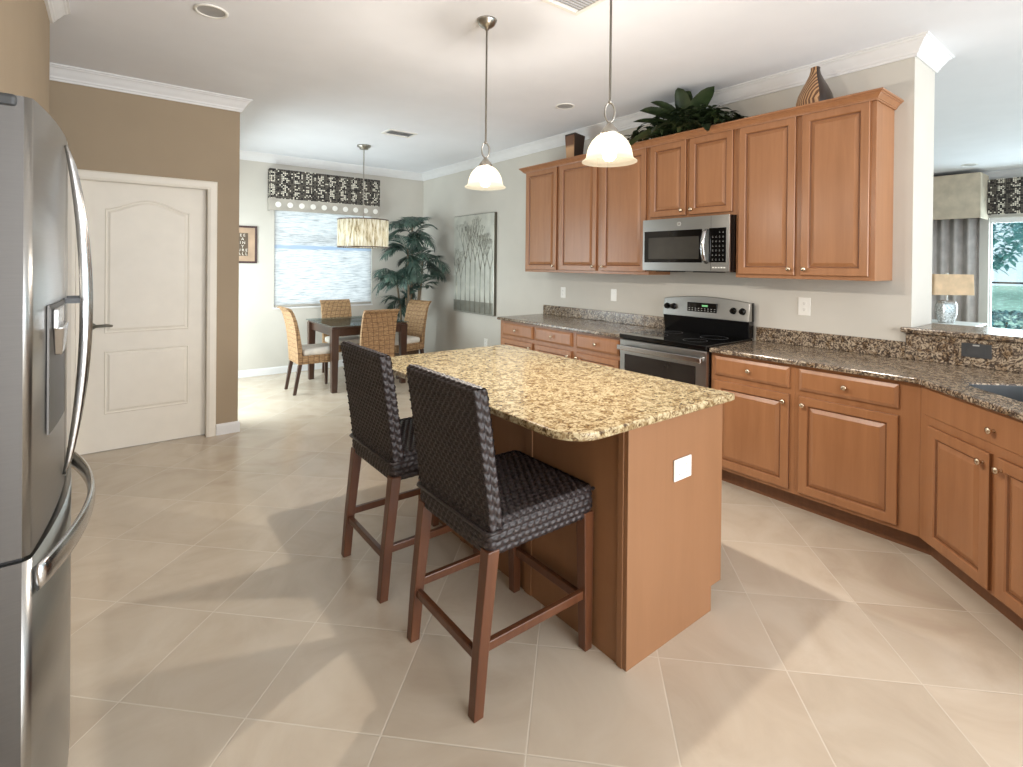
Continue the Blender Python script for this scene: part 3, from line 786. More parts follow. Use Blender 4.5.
bm = B(); box(bm, -4.066, -4.008, FY0-.006, FY0+.03, FZ-.024, FZ+.002); obj('hinge_cover', bm, M_['darkgrey'], t_, bevel=.008, seg=3)
bm = B(); box(bm, -4.75, -4.02, FY0+.02, FY1-.02, .0, .06); obj('base_grille', bm, M_['darkgrey'], t_)
def vhandle(parent, y, lean):
    bm = B(); pts = []; N = 24
    for i in range(N+1):
        u = i/N; z = .885+(1.775-.885)*u
        out = .043*math.sin(PI*u)**.75
        pts.append((surf(y)+.004+out, y+lean*math.sin(PI*u), z))
    tube(bm, pts, [.004+.009*math.sin(PI*i/N)**.5 for i in range(N+1)], 10, .8, side=(1, 0, 0))
    h_ = obj('handle', bm, M_['steel_h'], parent, True)
    bm = B(); beam(bm, (surf(y)-.002, y, 1.355), (surf(y)+.05, y+lean, 1.355), .010, .014); obj('handle_post', bm, M_['darkgrey'], h_)
vhandle(dl, ym-.085, -.0); vhandle(dr, ym+.04, .0)
bm = B(); pts = []; N = 28
for i in range(N+1):
    u = i/N; y = FY0+.016+(FY1-FY0-.032)*u
    pts.append((surf(y)+.009+.050*math.sin(PI*u)**.8, y, .785))
tube(bm, pts, [.030]*(N+1), 10, .32, side=(0, 0, 1)); obj('handle', bm, M_['steel_h'], fd, True)
# water dispenser
bm = B()
y0_, y1_ = 1.60, 1.83
def pq(y, z, o_=.0): return (surf(y)+o_, y, z)
N = 8
for (za, zb_, o1) in ((1.06, 1.36, .0015),):
    rows = [[bm.verts.new(pq(y0_+(y1_-y0_)*i/N, z, o1)) for i in range(N+1)] for z in (za, zb_)]
    for i in range(N): bm.faces.new((rows[0][i], rows[0][i+1], rows[1][i+1], rows[1][i]))
g_ = bmesh.ops.extrude_face_region(bm, geom=bm.faces[:]); 
for v in [e for e in g_['geom'] if isinstance(e, bmesh.types.BMVert)]: v.co.x += .004
dsp = obj('dispenser_panel', bm, M_['steel_side'], dl)
bm = B(); box(bm, surf(1.7)-.0, surf(1.7)+.012, 1.625, 1.805, 1.30, 1.35); hexa(bm, [(surf(1.7), 1.66, 1.235), (surf(1.7)+.016, 1.66, 1.235), (surf(1.7)+.016, 1.77, 1.235), (surf(1.7), 1.77, 1.235), (surf(1.7), 1.63, 1.305), (surf(1.7)+.022, 1.63, 1.305), (surf(1.7)+.022, 1.80, 1.305), (surf(1.7), 1.80, 1.305)])
obj('dispenser_spout', bm, M_['steel_h'], dsp, bevel=.004)

# ------------------------------------------------------------------ bar stools
def weave_surface(bm, fn, nu, nv, pu, pv, amp, style=0):
    # fn(u,v) -> point, normal ; u,v in metres-like parameters
    grid = []
    for i in range(nu+1):
        row = []
        for j in range(nv+1):
            P_, N_, lu, lv = fn(i/nu, j/nv)
            ru = lu/pu; rv = lv/pv
            k_ = math.floor(rv)
            if style == 0:      # chevron braid rows running along u
                fr_ = rv-k_; s_ = 1 if fr_ < .5 else -1
                ph = ru+s_*(fr_-.5)*1.0+(.5 if k_ % 2 else 0)
                h_ = abs(math.sin(PI*fr_*1.0))**.5*.6+.5*abs(math.sin(PI*ph))
            else:
                h_ = abs(math.sin(PI*ru+(PI/2 if k_ % 2 else 0)))*abs(math.sin(PI*rv))**.5*1.1
            row.append(bm.verts.new(P_+N_*((h_-.8)*amp+random.uniform(-.0008, .0008))))
        grid.append(row)
    for i in range(nu):
        for j in range(nv): bm.faces.new((grid[i][j], grid[i+1][j], grid[i+1][j+1], grid[i][j+1]))
    return grid
def make_stool(label, loc):
    t_ = thing('bar_stool', label, 'bar stool', loc, 0, 'woven bar stools at the island')
    hw = .243
    # seat: woven cushion block, local x from -.27 to .27
    zs0, zs1 = .508, .628
    def perim(u):           # rounded rectangle perimeter, returns point2d, normal, length
        P_ = round_poly([(-.240, -hw), (.258, -hw), (.258, hw), (-.240, hw)], [.03]*4, 6)
        L = [0]
        for i in range(len(P_)): L.append(L[-1]+(Vector(P_[(i+1) % len(P_)])-Vector(P_[i])).length)
        return P_, L
    PP, LL = perim(0)
    def at(u):
        s_ = (u % 1.0)*LL[-1]
        for i in range(len(PP)):
            if LL[i+1] >= s_:
                f_ = (s_-LL[i])/(LL[i+1]-LL[i]); a_, b_ = Vector(PP[i]), Vector(PP[(i+1) % len(PP)]); e = (b_-a_).normalized()
                return a_.lerp(b_, f_), Vector((e.y, -e.x)), s_
        return Vector(PP[0]), Vector((0, -1)), s_
    bm = B()
    def f_side(u, v):
        p, nn, s_ = at(u); z = zs0+(zs1-zs0)*v
        bul = -.008*(2*v-1)**2
        return Vector((p.x+nn.x*bul, p.y+nn.y*bul, z)), Vector((nn.x, nn.y, 0)), s_, (zs1-zs0)*v
    weave_surface(bm, f_side, 420, 30, .030, .024, .009)
    def f_top(u, v):
        x = -.246+.508*u; y = -hw+2*hw*v
        e = max(abs((x-.008)/.250), abs(y/hw)); z = zs1-.012*max(0, (e-.8)/.2)**2-.006*(1-min(1, e))
        cx_ = min(max(x, -.240), .258)
        return Vector((cx_, y, z)), Vector((0, 0, 1)), x+1, y+1
    weave_surface(bm, f_top, 150, 130, .030, .026, .009, 1)
    box(bm, -.228, .246, -hw+.012, hw-.012, zs0+.001, zs1-.02)
    obj('seat', bm, M_['seagrass'], t_, True)
    # back rest: slightly reclined panel, with top roll
    bm = B()
    zb0, zb1 = .585, 1.052
    def f_back(u, v):       # wraps front-top-rear as one profile (v along the profile)
        y = (-hw+2*hw*u)
        T = .052
        L = zb1-zb0; tot = 2*L+T
        s_ = v*tot
        if s_ < L: z = zb0+s_; off = T/2; nn = Vector((1, 0, .05))
        elif s_ < L+T:
            a_ = (s_-L)/T*PI; z = zb1-.0+T*.35*math.sin(a_); off = T/2*math.cos(a_); nn = Vector((math.cos(a_), 0, math.sin(a_)))
        else: z = zb1-(s_-L-T); off = -T/2; nn = Vector((-1, 0, -.05))
        xm = -.205-.066*((z-zb0)/L)**1.1
        wy = 1.0-.02*((z-zb0)/L)
        return Vector((xm+off, y*wy, z)), nn.normalized(), y+1, s_
    g_ = weave_surface(bm, f_back, 150, 300, .034, .0175, .0105)
    for row in (g_[0], g_[-1]):
        # braided side faces
        pass
    for sgn in (-1, 1):
        def f_edge(u, v):
            z = zb0+(zb1+.012-zb0)*u; L = zb1-zb0; xm = -.205-.066*((z-zb0)/L)**1.1; wy = 1.0-.02*((z-zb0)/L)
            return Vector((xm+(-.026+.052*v), sgn*(hw*wy+.001), z)), Vector((0, sgn, 0)), z, .052*v
        weave_surface(bm, f_edge, 110, 14, .034, .026, .010)
    obj('backrest', bm, M_['seagrass'], t_, True)
    bm = B()                # braided edge cord where the back meets the seat
    P_ = [(-.268, -hw-.004, .585), (-.268, hw+.004, .585)]
    tube(bm, [(-.19, -hw-.004, .592), (-.234, -hw-.004, .592), (-.244, -hw+.008, .592), (-.244, hw-.008, .592), (-.234, hw+.004, .592), (-.19, hw+.004, .592)], .007, 6)
    obj('edge_cord', bm, M_['seagrass'], t_, True)
    for sy in (-1, 1):
        bm = B(); y = sy*.219
        pr = [(-.268, 0), (-.252, .2), (-.230, .40), (-.216, .53)]
        for (xa, za), (xb_, zb_) in zip(pr, pr[1:]): pass
        vs = []
        for xa, za in pr:
            w_ = .019+.004*(za/.53); vs.append([bm.verts.new((xa+i*w_*1.0, y+j*w_, za)) for i, j in ((-1, -1), (1, -1), (1, 1), (-1, 1))])
        for A_, C_ in zip(vs, vs[1:]):
            for i in range(4): bm.faces.new((A_[i], A_[(i+1) % 4], C_[(i+1) % 4], C_[i]))
        bm.faces.new(vs[0]); bm.faces.new(vs[-1]); obj('leg', bm, M_['stoolwood'], t_, bevel=.003)
        bm = B(); hexa(bm, [(.218, y-.019, 0), (.254, y-.019, 0), (.254, y+.019, 0), (.218, y+.019, 0), (.202, y-.024, .53), (.252, y-.024, .53), (.252, y+.024, .53), (.202, y+.024, .53)]); obj('leg', bm, M_['stoolwood'], t_, bevel=.003)
        bm = B(); beam(bm, (-.250, y, .215), (.245, y, .215), .022, .032); obj('stretcher', bm, M_['stoolwood'], t_, bevel=.003)
    bm = B(); beam(bm, (-.254, -.20, .185), (-.254, .20, .185), .022, .030); obj('stretcher', bm, M_['stoolwood'], t_, bevel=.003)
    bm = B(); beam(bm, (.234, -.20, .185), (.234, .20, .185), .022, .034); obj('footrest', bm, M_['stoolwood'], t_, bevel=.003)
    return t_
st = make_stool('dark woven bar stool at the rounded corner of the island countertop', (-2.646, 1.598, 0))
dup(st, (-2.646, 2.325, 0), 0, 'dark woven bar stool at the nook end of the island, behind the other stool')

# ------------------------------------------------------------------ pendants
def pendant(label, x, y, zb, power):
    t_ = thing('pendant_lamp', label, 'pendant lamp', (x, y, zb), 0, 'pendant lamps above the island')
    bm = B(); ro = [(.117, 0), (.116, .004), (.107, .010), (.100, .018), (.098, .028), (.095, .046), (.088, .067), (.075, .090), (.056, .110), (.038, .121), (.032, .125)]
    lathe(bm, ro, 40, cap=False)
    sh = obj('lamp_shade', bm, M_['pendglass'], t_, True)
    bm = B(); lathe(bm, [(.040, .119), (.040, .125), (.033, .139), (.020, .154), (.011, .166), (.008, .170)], 24); obj('shade_cap', bm, M_['nickel'], t_, True)
    bm = B(); pts = [(.021*math.sin(2*PI*i/24), 0, .212-.042*math.cos(2*PI*i/24)) for i in range(25)]
    ang = R(35); pts = [(p[0]*math.cos(ang), -p[0]*math.sin(ang), p[2]) for p in pts]
    tube(bm, pts, .0045, 8, side=(math.sin(ang), math.cos(ang), 0)); obj('loop', bm, M_['nickel'], t_, True)
    zc = H-zb
    bm = B(); lathe(bm, [(.009, .250), (.009, .262), (.0055, .264), (.0055, zc-.03)], 10); obj('rod', bm, M_['nickel'], t_, True)
    bm = B(); lathe(bm, [(.012, zc-.055), (.014, zc-.045), (.03, zc-.04), (.045, zc-.028), (.056, zc-.008), (.058, zc)], 28); obj('canopy', bm, M_['nickel'], t_, True)
    bm = B(); lathe(bm, [(.0, .002), (.018, .007), (.029, .022), (.031, .038), (.025, .056), (.015, .072), (.013, .09), (.013, .12), (0, .12)], 18); b_ = obj('bulb', bm, M_['bulb'], t_, True)
    l = bpy.data.lights.new('bulb_light', 'POINT'); l.energy = power; l.color = (1, .92, .82); l.shadow_soft_size = .022
    o = bpy.data.objects.new('bulb_light', l); COL.objects.link(o); o.parent = t_; o.location = (0, 0, .037)
    return b_
b1 = pendant('larger-looking glass pendant lamp in front of the wall cabinets, its ceiling canopy out of view', -2.166, 1.500, 1.908, PENDANT_W)
b2 = pendant('bell-shaped glass pendant lamp with its canopy in view, toward the dining nook', -2.166, 2.429, 1.902, PENDANT_W)
for b_ in (b1, b2): b_.visible_shadow = True

# dining drum lamp
t_ = thing('drum_lamp', 'birch-textured drum pendant lamp hanging above the dining table', 'pendant lamp', (-1.489, 5.926, 1.648))
bm = B(); lathe(bm, [(.292, 0), (.292, .325)], 48, cap=False); sh = obj('lamp_shade', bm, M_['drum'], t_, True); sh.modifiers.new('Solidify', 'SOLIDIFY').thickness = .003
bm = B()
for z in (.002, .323):
    bm = B(); lathe(bm, [(.290, z-.006), (.296, z-.006), (.296, z+.006), (.290, z+.006), (.290, z-.006)], 48, cap=False); obj('shade_rim', bm, M_['darkwood'], t_)
bm = B(); zc = H-1.648; lathe(bm, [(.007, .2), (.007, zc-.03)], 10)
for k in range(3): a_ = k*2*PI/3; beam(bm, (0, 0, .31), (.29*math.cos(a_), .29*math.sin(a_), .31), .006, .006)
obj('rod', bm, M_['nickel'], t_)
bm = B(); lathe(bm, [(.03, zc-.05), (.05, zc-.045), (.055, zc-.025), (.075, zc-.02), (.08, zc)], 28); obj('canopy', bm, M_['nickel'], t_, True)
bm = B(); lathe(bm, [(0, .12), (.025, .135), (.03, .16), (.014, .2)], 14); obj('bulb', bm, M_['white'], t_, True)

# ------------------------------------------------------------------ dining set
t_ = thing('dining_table', 'square dark wood dining table with a glass top by the window', 'table', (-1.44, 6.235, 0))
hx = .475
bm = B()
box(bm, -hx+.02, hx-.02, -hx+.02, hx-.02, .722, .742); tp = obj('tabletop', bm, M_['darkwood'], t_, bevel=.004)
bm = B(); box(bm, -hx, hx, -hx, hx, .743, .755); obj('glass_top', bm, M_['clearglass'], t_, bevel=.004)
bm = B()
for s_ in (-1, 1): box(bm, -hx+.06, hx-.06, s_*(hx-.055)-.01, s_*(hx-.055)+.01, .63, .722); box(bm, s_*(hx-.055)-.01, s_*(hx-.055)+.01, -hx+.06, hx-.06, .63, .722)
obj('apron', bm, M_['darkwood'], t_)
for sx_ in (-1, 1):
    for sy in (-1, 1):
        cx_, cy_ = sx_*(hx-.055), sy*(hx-.055); bm = B()
        hexa(bm, [(cx_-.03, cy_-.03, 0), (cx_+.03, cy_-.03, 0), (cx_+.03, cy_+.03, 0), (cx_-.03, cy_+.03, 0), (cx_-.042, cy_-.042, .722), (cx_+.042, cy_-.042, .722), (cx_+.042, cy_+.042, .722), (cx_-.042, cy_+.042, .722)])
        obj('leg', bm, M_['darkwood'], t_, bevel=.003)
def make_dchair(label, loc, rz):     # faces +x
    t_ = thing('dining_chair', label, 'chair', loc, rz, 'woven dining chairs around the table')
    hw = .195
    bm = B(); zz = [.34, .42, .55, .7, .82, .90, .945, .962, .955]; xx = [-.19, -.195, -.205, -.228, -.255, -.283, -.31, -.335, -.352]
    th = [.036, .036, .034, .030, .027, .024, .022, .020, .012]
    secs = []
    for z, x, t2 in zip(zz, xx, th):
        wv = hw*(1.0+.02*(z-.34)); secs.append([bm.verts.new(p) for p in ((x-t2, -wv, z-.01*(z > .9)), (x+t2*.4, -wv, z), (x+t2*.4, wv, z), (x-t2, wv, z-.01*(z > .9)))])
    for A_, C_ in zip(secs, secs[1:]):
        for i in range(4): bm.faces.new((A_[i], A_[(i+1) % 4], C_[(i+1) % 4], C_[i]))
    bm.faces.new(secs[0]); bm.faces.new(secs[-1])
    obj('backrest', bm, M_['basket'], t_, bevel=.006)
    bm = B(); box(bm, -.224, .225, -hw, hw, .33, .425); obj('seat_frame', bm, M_['basket'], t_, bevel=.008)
    bm = B(); P_ = round_poly([(-.17, -hw+.004), (.235, -hw+.004), (.235, hw-.004), (-.17, hw-.004)], [.03, .06, .06, .03], 5)
    L_ = []
    for z, f_ in ((.426, .97), (.445, 1.0), (.475, 1.0), (.492, .94), (.5, .75)): L_.append([bm.verts.new((.03+(x-.03)*f_, y*f_, z)) for x, y in P_])
    for A_, C_ in zip(L_, L_[1:]):
        for i in range(len(A_)): bm.faces.new((A_[i], A_[(i+1) % len(A_)], C_[(i+1) % len(A_)], C_[i]))
    bm.faces.new(L_[0]); bm.faces.new(L_[-1]); obj('seat_cushion', bm, M_['cushion'], t_, True)
    for sy in (-1, 1):
        y = sy*(hw-.022); bm = B()
        hexa(bm, [(-.275, y-.014, 0), (-.243, y-.014, 0), (-.243, y+.014, 0), (-.275, y+.014, 0), (-.222, y-.02, .33), (-.182, y-.02, .33), (-.182, y+.02, .33), (-.222, y+.02, .33)]); obj('leg', bm, M_['darkwood'], t_, bevel=.002)
        bm = B(); hexa(bm, [(.185, y-.014, 0), (.213, y-.014, 0), (.213, y+.014, 0), (.185, y+.014, 0), (.178, y-.02, .33), (.218, y-.02, .33), (.218, y+.02, .33), (.178, y+.02, .33)]); obj('leg', bm, M_['darkwood'], t_, bevel=.002)
    return t_
dc = make_dchair('woven dining chair seen side on, its cream seat toward the table', (-1.99, 6.12, 0), 0)
dup(dc, (-1.525, 5.62, 0), R(90), 'woven dining chair seen from behind, covering the front of the table')
dup(dc, (-1.44, 6.70, 0), R(-90), 'woven dining chair behind the table, in front of the window')
dup(dc, (-.82, 6.27, 0), R(180+14), 'woven dining chair beside the palm and below the tree art')

# ------------------------------------------------------------------ nook window, blind, valance
t_ = bpy.data.objects.new('window_1', None); COL.objects.link(t_); t_['kind'] = 'structure'; t_.location = (0, YW, 0)
bm = B(); x0, x1, z0, z1 = -2.165, -.83, .87, 2.2
for a_ in ((x0, x0+.04, z0, z1), (x1-.04, x1, z0, z1), (x0, x1, z0, z0+.04), (x0, x1, z1-.04, z1), (x0, x1, 1.745, 1.785)): box(bm, a_[0], a_[1], .06, .10, a_[2], a_[3])
obj('window_frame', bm, M_['trim'], t_)
bm = B(); box(bm, x0+.04, x1-.04, .078, .082, z0+.04, z1-.04); obj('window_pane', bm, M_['window_glass'], t_)
bm = B(); box(bm, x0-.012, x1+.012, -.018, .06, z0-.022, z0); obj('window_sill', bm, M_['trim'], t_, bevel=.003)
t_ = thing('window_blind', 'white woven roller blind drawn down over the nook window', 'blind', (0, 0, 0))
bm = B(); box(bm, x0+.006, x1-.006, YW+.012, YW+.014, z0+.03, z1); obj('blind_fabric', bm, M_['blind'], t_)
bm = B(); box(bm, x0+.006, x1-.006, YW+.004, YW+.022, z0+.004, z0+.03); obj('bottom_rail', bm, M_['taupe'], t_)
t_ = thing('window_valance', 'dark patterned box valance with a grommet band above the nook window', 'valance', (0, 0, 0))
vx0, vx1, vy, vz0, vz1, vzm = -2.25, -.765, YW-.12, 2.131, 2.665, 2.285
bm = B(); box(bm, vx0, vx1, vy, vy+.012, vzm, vz1); box(bm, vx0, vx0+.012, vy+.012, YW, vzm, vz1); box(bm, vx1-.012, vx1, vy+.012, YW, vzm, vz1); box(bm, vx0, vx1, vy+.012, YW, vz1-.012, vz1)
obj('patterned_fabric', bm, M_['pattern'], t_)
bm = B(); box(bm, vx0-.004, vx1+.004, vy-.004, vy+.010, vz0, vzm); box(bm, vx0-.004, vx0+.010, vy+.010, YW, vz0, vzm); box(bm, vx1-.010, vx1+.004, vy+.010, YW, vz0, vzm)
bd = obj('grommet_band', bm, M_['taupe'], t_)
for i in range(10):
    bm = B(); lathe(bm, [(.036, 0), (.036, .003), (.033, .0045), (.0, .0045)], 24, (vx0+.10+i*(vx1-vx0-.17)/9, vy-.004, (vz0+vzm)/2+.0), 'y'); obj('grommet', bm, M_['white'], bd)

# ------------------------------------------------------------------ wall art and picture
t_ = thing('tree_wall_art', 'tall silver metal relief panel of slender trees on the nook wall', 'wall art', (-.045, 6.235, 0), RW)
bm = B(); box(bm, 0, .955, 0, .044, .815, 2.118); obj('panel', bm, M_['art'], t_, bevel=.004)
bm = B(); box(bm, -.0015, .9565, .004, .0435, .81, 2.123); obj('panel_edge', bm, M_['artdark'], t_)
bm = B(); rnd = random.Random(3)
def tree_relief(x, z, h_, ang, r_, dep):
    x2, z2 = x+h_*math.sin(ang), z+h_*math.cos(ang)
    if not (.01 < x2 < .945 and z2 < 2.11): return
    tube(bm, [(x, -.001, z), ((x+x2)/2+rnd.uniform(-.004, .004), -.002, (z+z2)/2), (x2, -.001, z2)], [r_, r_*.9, r_*.75], 6)
    if dep == 0: return
    for s_ in (-1, 1): tree_relief(x2, z2, h_*(.74 if dep < 5 else .30)*rnd.uniform(.8, 1.1), ang*.6+s_*rnd.uniform(.22, .42), r_*.72, dep-1)
for i in range(8):
    tree_relief(.07+i*.117, .822, rnd.uniform(.42, .72), rnd.uniform(-.02, .02), .008, 5)
obj('tree_relief', bm, M_['artmid'], t_, True)
bm = B(); box(bm, .006, .949, -.0012, .001, .822, .97); obj('ground_strip', bm, M_['artmid'], t_)

t_ = thing('framed_print', 'small framed word print with a tan mat beside the nook window', 'picture', (-2.63, YW, 1.683), 0)
hw_, hh = .255, .237
bm = B()
box(bm, -hw_, hw_, -.02, 0, hh-.025, hh); box(bm, -hw_, hw_, -.02, 0, -hh, -hh+.025); box(bm, -hw_, -hw_+.025, -.02, 0, -hh+.025, hh-.025); box(bm, hw_-.025, hw_, -.02, 0, -hh+.025, hh-.025)
obj('frame', bm, M_['frame_wood'], t_, bevel=.003)
bm = B(); box(bm, -hw_+.025, hw_-.025, -.010, 0, -hh+.025, hh-.025); mt = obj('mat_board', bm, M_['mat_board'], t_)
bm = B(); box(bm, -.15, .15, -.013, -.0101, -.145, .145); pr_ = obj('print', bm, M_['art_brown'], mt)
for k, s_ in enumerate(['E E', 'A', 'I N', 'Y', 'U R E', 'A L L']):
    me = text_mesh(s_, .048 if k < 5 else .052, .001); me.materials.append(M_['art_text'])
    o = bpy.data.objects.new('lettering', me); COL.objects.link(o); o.parent = pr_; o.location = (.088, -.0145, .115-k*.047); o.rotation_euler = (R(90), 0, 0)

# ------------------------------------------------------------------ ceiling fittings
def downlight(label, x, y, r_=.085):
    t_ = thing('recessed_light', label, 'ceiling light', (x, y, H), 0)
    bm = B(); lathe(bm, [(r_, -.001), (r_, -.006), (r_-.012, -.009), (r_-.018, -.003), (r_-.018, -.0005)], 32, cap=False); obj('trim_ring', bm, M_['white'], t_, True)
    bm = B(); lathe(bm, [(r_-.018, -.004), (r_-.03, -.0025), (.0, -.0015)], 32, cap=False); obj('lens', bm, M_['drain'], t_, True)
downlight('round recessed ceiling light near the pantry door', -3.42, 3.30)
downlight('round recessed ceiling light above the wall cabinets', -.72, 3.30)
downlight('small recessed ceiling light in the living room beyond', 5.20, 1.72)
def vent(label, x, y, w_, d_, rz=0):
    t_ = thing('ceiling_vent', label, 'vent', (x, y, H), rz)
    bm = B(); a_, b_ = w_/2, d_/2
    box(bm, -a_, a_, -b_, -b_+.025, -.008, 0); box(bm, -a_, a_, b_-.025, b_, -.008, 0); box(bm, -a_, -a_+.025, -b_+.025, b_-.025, -.008, 0); box(bm, a_-.025, a_, -b_+.025, b_-.025, -.008, 0); obj('frame', bm, M_['white'], t_)
    bm = B(); n_ = int((d_-.05)/.022)
    for i in range(n_): 
        y_ = -b_+.027+i*.022; hexa(bm, [(-a_+.025, y_, -.006), (a_-.025, y_, -.006), (a_-.025, y_+.003, -.006), (-a_+.025, y_+.003, -.006), (-a_+.025, y_+.012, -.0005), (a_-.025, y_+.012, -.0005), (a_-.025, y_+.015, -.0005), (-a_+.025, y_+.015, -.0005)])
    obj('louvre', bm, M_['drain'], t_)
vent('rectangular ceiling vent above the dining nook', -1.42, 5.12, .32, .22)
vent('square ceiling vent in the kitchen ceiling near the pendants', -1.95, 1.93, .26, .26)

# ------------------------------------------------------------------ palm
def leaflet(bm, p, d, n_, L, w_, droop, segs=3):
    d = Vector(d).normalized(); s_ = d.cross(Vector(n_))
    if s_.length < 1e-3: s_ = Vector((1, 0, 0))
    s_.normalize(); prev = None; P_ = Vector(p)
    for i in range(segs+1):
        u = i/segs; ww = w_*math.sin(PI*min(.98, .12+.86*u))**.8*.5
        a_ = bm.verts.new(P_-s_*ww+Vector((0, 0, ww*.25))); c_ = bm.verts.new(P_+s_*ww+Vector((0, 0, ww*.25))); m_ = bm.verts.new(P_)
        if prev: bm.faces.new((prev[0], prev[2], m_, a_)); bm.faces.new((prev[2], prev[1], c_, m_))
        prev = (a_, c_, m_)
        d = (d+Vector((0, 0, -droop))).normalized(); P_ = P_+d*(L/segs)
def in_nook(p): return p.x < -.03 and p.y < YW-.03
def frond(bmL, bmS, base, az, elev, L, droop, lw=.017, ll=.25, n_=20):
    d = Vector((math.cos(az)*math.cos(elev), math.sin(az)*math.cos(elev), math.sin(elev))); p = Vector(base); pts = [p.copy()]; ds = [d.copy()]
    for i in range(n_):
        d = (d+Vector((0, 0, -droop/n_*(.6+1.2*i/n_)))).normalized(); p = p+d*(L/n_)
        p.x = min(p.x, -.04); p.y = min(p.y, YW-.05); pts.append(p.copy()); ds.append(d.copy())
    pts_s = [q_ for q_ in pts if not ((q_.y < 6.62 or q_.x < -.78) and q_.z < 1.05)]
    if len(pts_s) == len(pts): tube(bmS, pts, [.006*(1-.7*i/n_) for i in range(n_+1)], 5)
    for i in range(4, n_+1):
        if (pts[i].y < 6.62 or pts[i].x < -.78) and pts[i].z < 1.16: continue
        u = i/n_; dd = ds[i]; side = dd.cross(Vector((0, 0, 1))).normalized(); upv = side.cross(dd)
        l_ = ll*math.sin(PI*min(.97, .18+.75*u))**.7
        for s_ in (-1, 1):
            leaflet(bmL, pts[i], dd*.9+side*s_*random.uniform(.55, .95)+Vector((0, 0, -.2)), upv, l_*random.uniform(.8, 1.1), lw, .16)
t_ = thing('potted_palm', 'tall leafy green palm in the corner of the dining nook', 'plant', (-.52, 6.72, 0))
bmL, bmS, bmC = B(), B(), B()
canes = [(-.50, 6.70, 1.97, .02, -.04), (-.54, 6.66, 1.66, -.06, -.10), (-.45, 6.68, 1.50, .08, -.14), (-.56, 6.76, 1.30, -.12, .0), (-.48, 6.64, 1.12, .04, -.12), (-.52, 6.70, .98, -.06, -.06)]
for cx_, cy_, hh_, lx, ly in canes:
    pts = [(cx_+lx*u*1.0+.02*math.sin(3*u), cy_+ly*u, .24+(hh_-.24)*u) for u in (0, .25, .5, .75, 1)]
    tube(bmC, pts, [.02, .017, .016, .015, .012], 8)
    tx, ty, tz = pts[-1]
    n_f = 12 if hh_ > 1.8 else 11
    for k in range(n_f):
        az = 2*PI*k/n_f+random.uniform(-.25, .25)+hh_*2; el = random.uniform(.1, 1.3)
        toward_wall = (math.cos(az) > .3 or math.sin(az) > .3)
        frond(bmL, bmS, (tx, ty, tz-random.uniform(0, .15)), az, el, (.38 if toward_wall else .52)*random.uniform(.8, 1.15), 1.75)
for bmx in (bmL,):
    for v in bmx.verts: v.co.x = min(v.co.x, -.015); v.co.y = min(v.co.y, YW-.02)
for o_, m_, nm in ((bmL, M_['palm'], 'fronds'), (bmS, M_['palm'], 'frond_stems'), (bmC, M_['cane'], 'cane')):
    for v in o_.verts: v.co -= Vector((-.52, 6.72, 0))
    obj(nm, o_, m_, t_, True)
bm = B(); lathe(bm, [(.12, 0), (.16, .04), (.175, .2), (.17, .27), (.155, .27), (.15, .24), (0, .24)], 28); obj('pot', bm, M_['pot'], t_, True)

# ------------------------------------------------------------------ things on top of the wall cabinets
t_ = thing('potted_foliage', 'dark green broad-leaf plant arrangement on top of the wall cabinets', 'plant', (-.17, 2.37, ZT))
bmL, bmF = B(), B()
def broad(bm, base, az, el, L, w_, droop, twist=0):
    d = Vector((math.cos(az)*math.cos(el), math.sin(az)*math.cos(el), math.sin(el))); P_ = Vector(base); prev = None; n_ = 9
    P_ = P_+d*.0
    for i in range(n_+1):
        u = i/n_; ww = w_*.5*(math.sin(PI*u)**.65 if 0 < u < 1 else .02)*(1+.12*math.sin(u*28))
        s_ = d.cross(Vector((0, 0, 1))); s_ = s_.normalized() if s_.length > .05 else Vector((1, 0, 0))
        s_ = (s_*math.cos(twist)+s_.cross(d)*math.sin(twist)).normalized()
        upv = s_.cross(d)
        a_ = bm.verts.new(P_-s_*ww+upv*ww*.35); c_ = bm.verts.new(P_+s_*ww+upv*ww*.35); m_ = bm.verts.new(P_)
        if prev: bm.faces.new((prev[0], prev[2], m_, a_)); bm.faces.new((prev[2], prev[1], c_, m_))
        prev = (a_, c_, m_); d = (d+Vector((0, 0, -droop/n_))).normalized(); P_ = P_+d*(L/n_)
for az, el, L, w_, dr_, tw in ((112, 46, .42, .12, .7, -.5), (105, 26, .46, .08, .35, -.4), (-108, 48, .40, .13, .5, .5), (-95, 30, .48, .12, 1.3, .3), (170, 80, .40, .17, .2, 0), (-165, 66, .34, .14, .5, .2), (-120, 15, .42, .11, 1.2, .3), (125, 60, .36, .12, .9, -.3), (118, 10, .5, .12, .8, -.3), (160, 30, .34, .12, 1.4, 0)):
    broad(bmL, (-.10, .03, .09), R(az), R(el), L, w_, dr_, tw)
rnd = random.Random(5)
for k in range(900):
    y = rnd.uniform(-.34, .46); hmax = .19*(1-(abs(y-.02)/.5)**1.6)+.03
    x = rnd.uniform(-.25, .10); z = rnd.uniform(.03, hmax)
    az = rnd.uniform(0, 2*PI); leaflet(bmF, (x, y, z+.03), (math.cos(az), math.sin(az), rnd.uniform(-.2, .7)), (0, 0, 1), rnd.uniform(.05, .10), rnd.uniform(.022, .045), .25)
for v in list(bmL.verts)+list(bmF.verts):
    v.co.x = min(v.co.x, .15); v.co.z = min(v.co.z, H-.03-ZT)
    if v.co.x > -.218 : v.co.z = max(v.co.z, .012)
    elif v.co.x > -.26: v.co.z = max(v.co.z, .045)
    else: v.co.z = max(v.co.z, -.02)
obj('broad_leaves', bmL, M_['leaf'], t_, True); obj('foliage', bmF, M_['leaf'], t_, True)
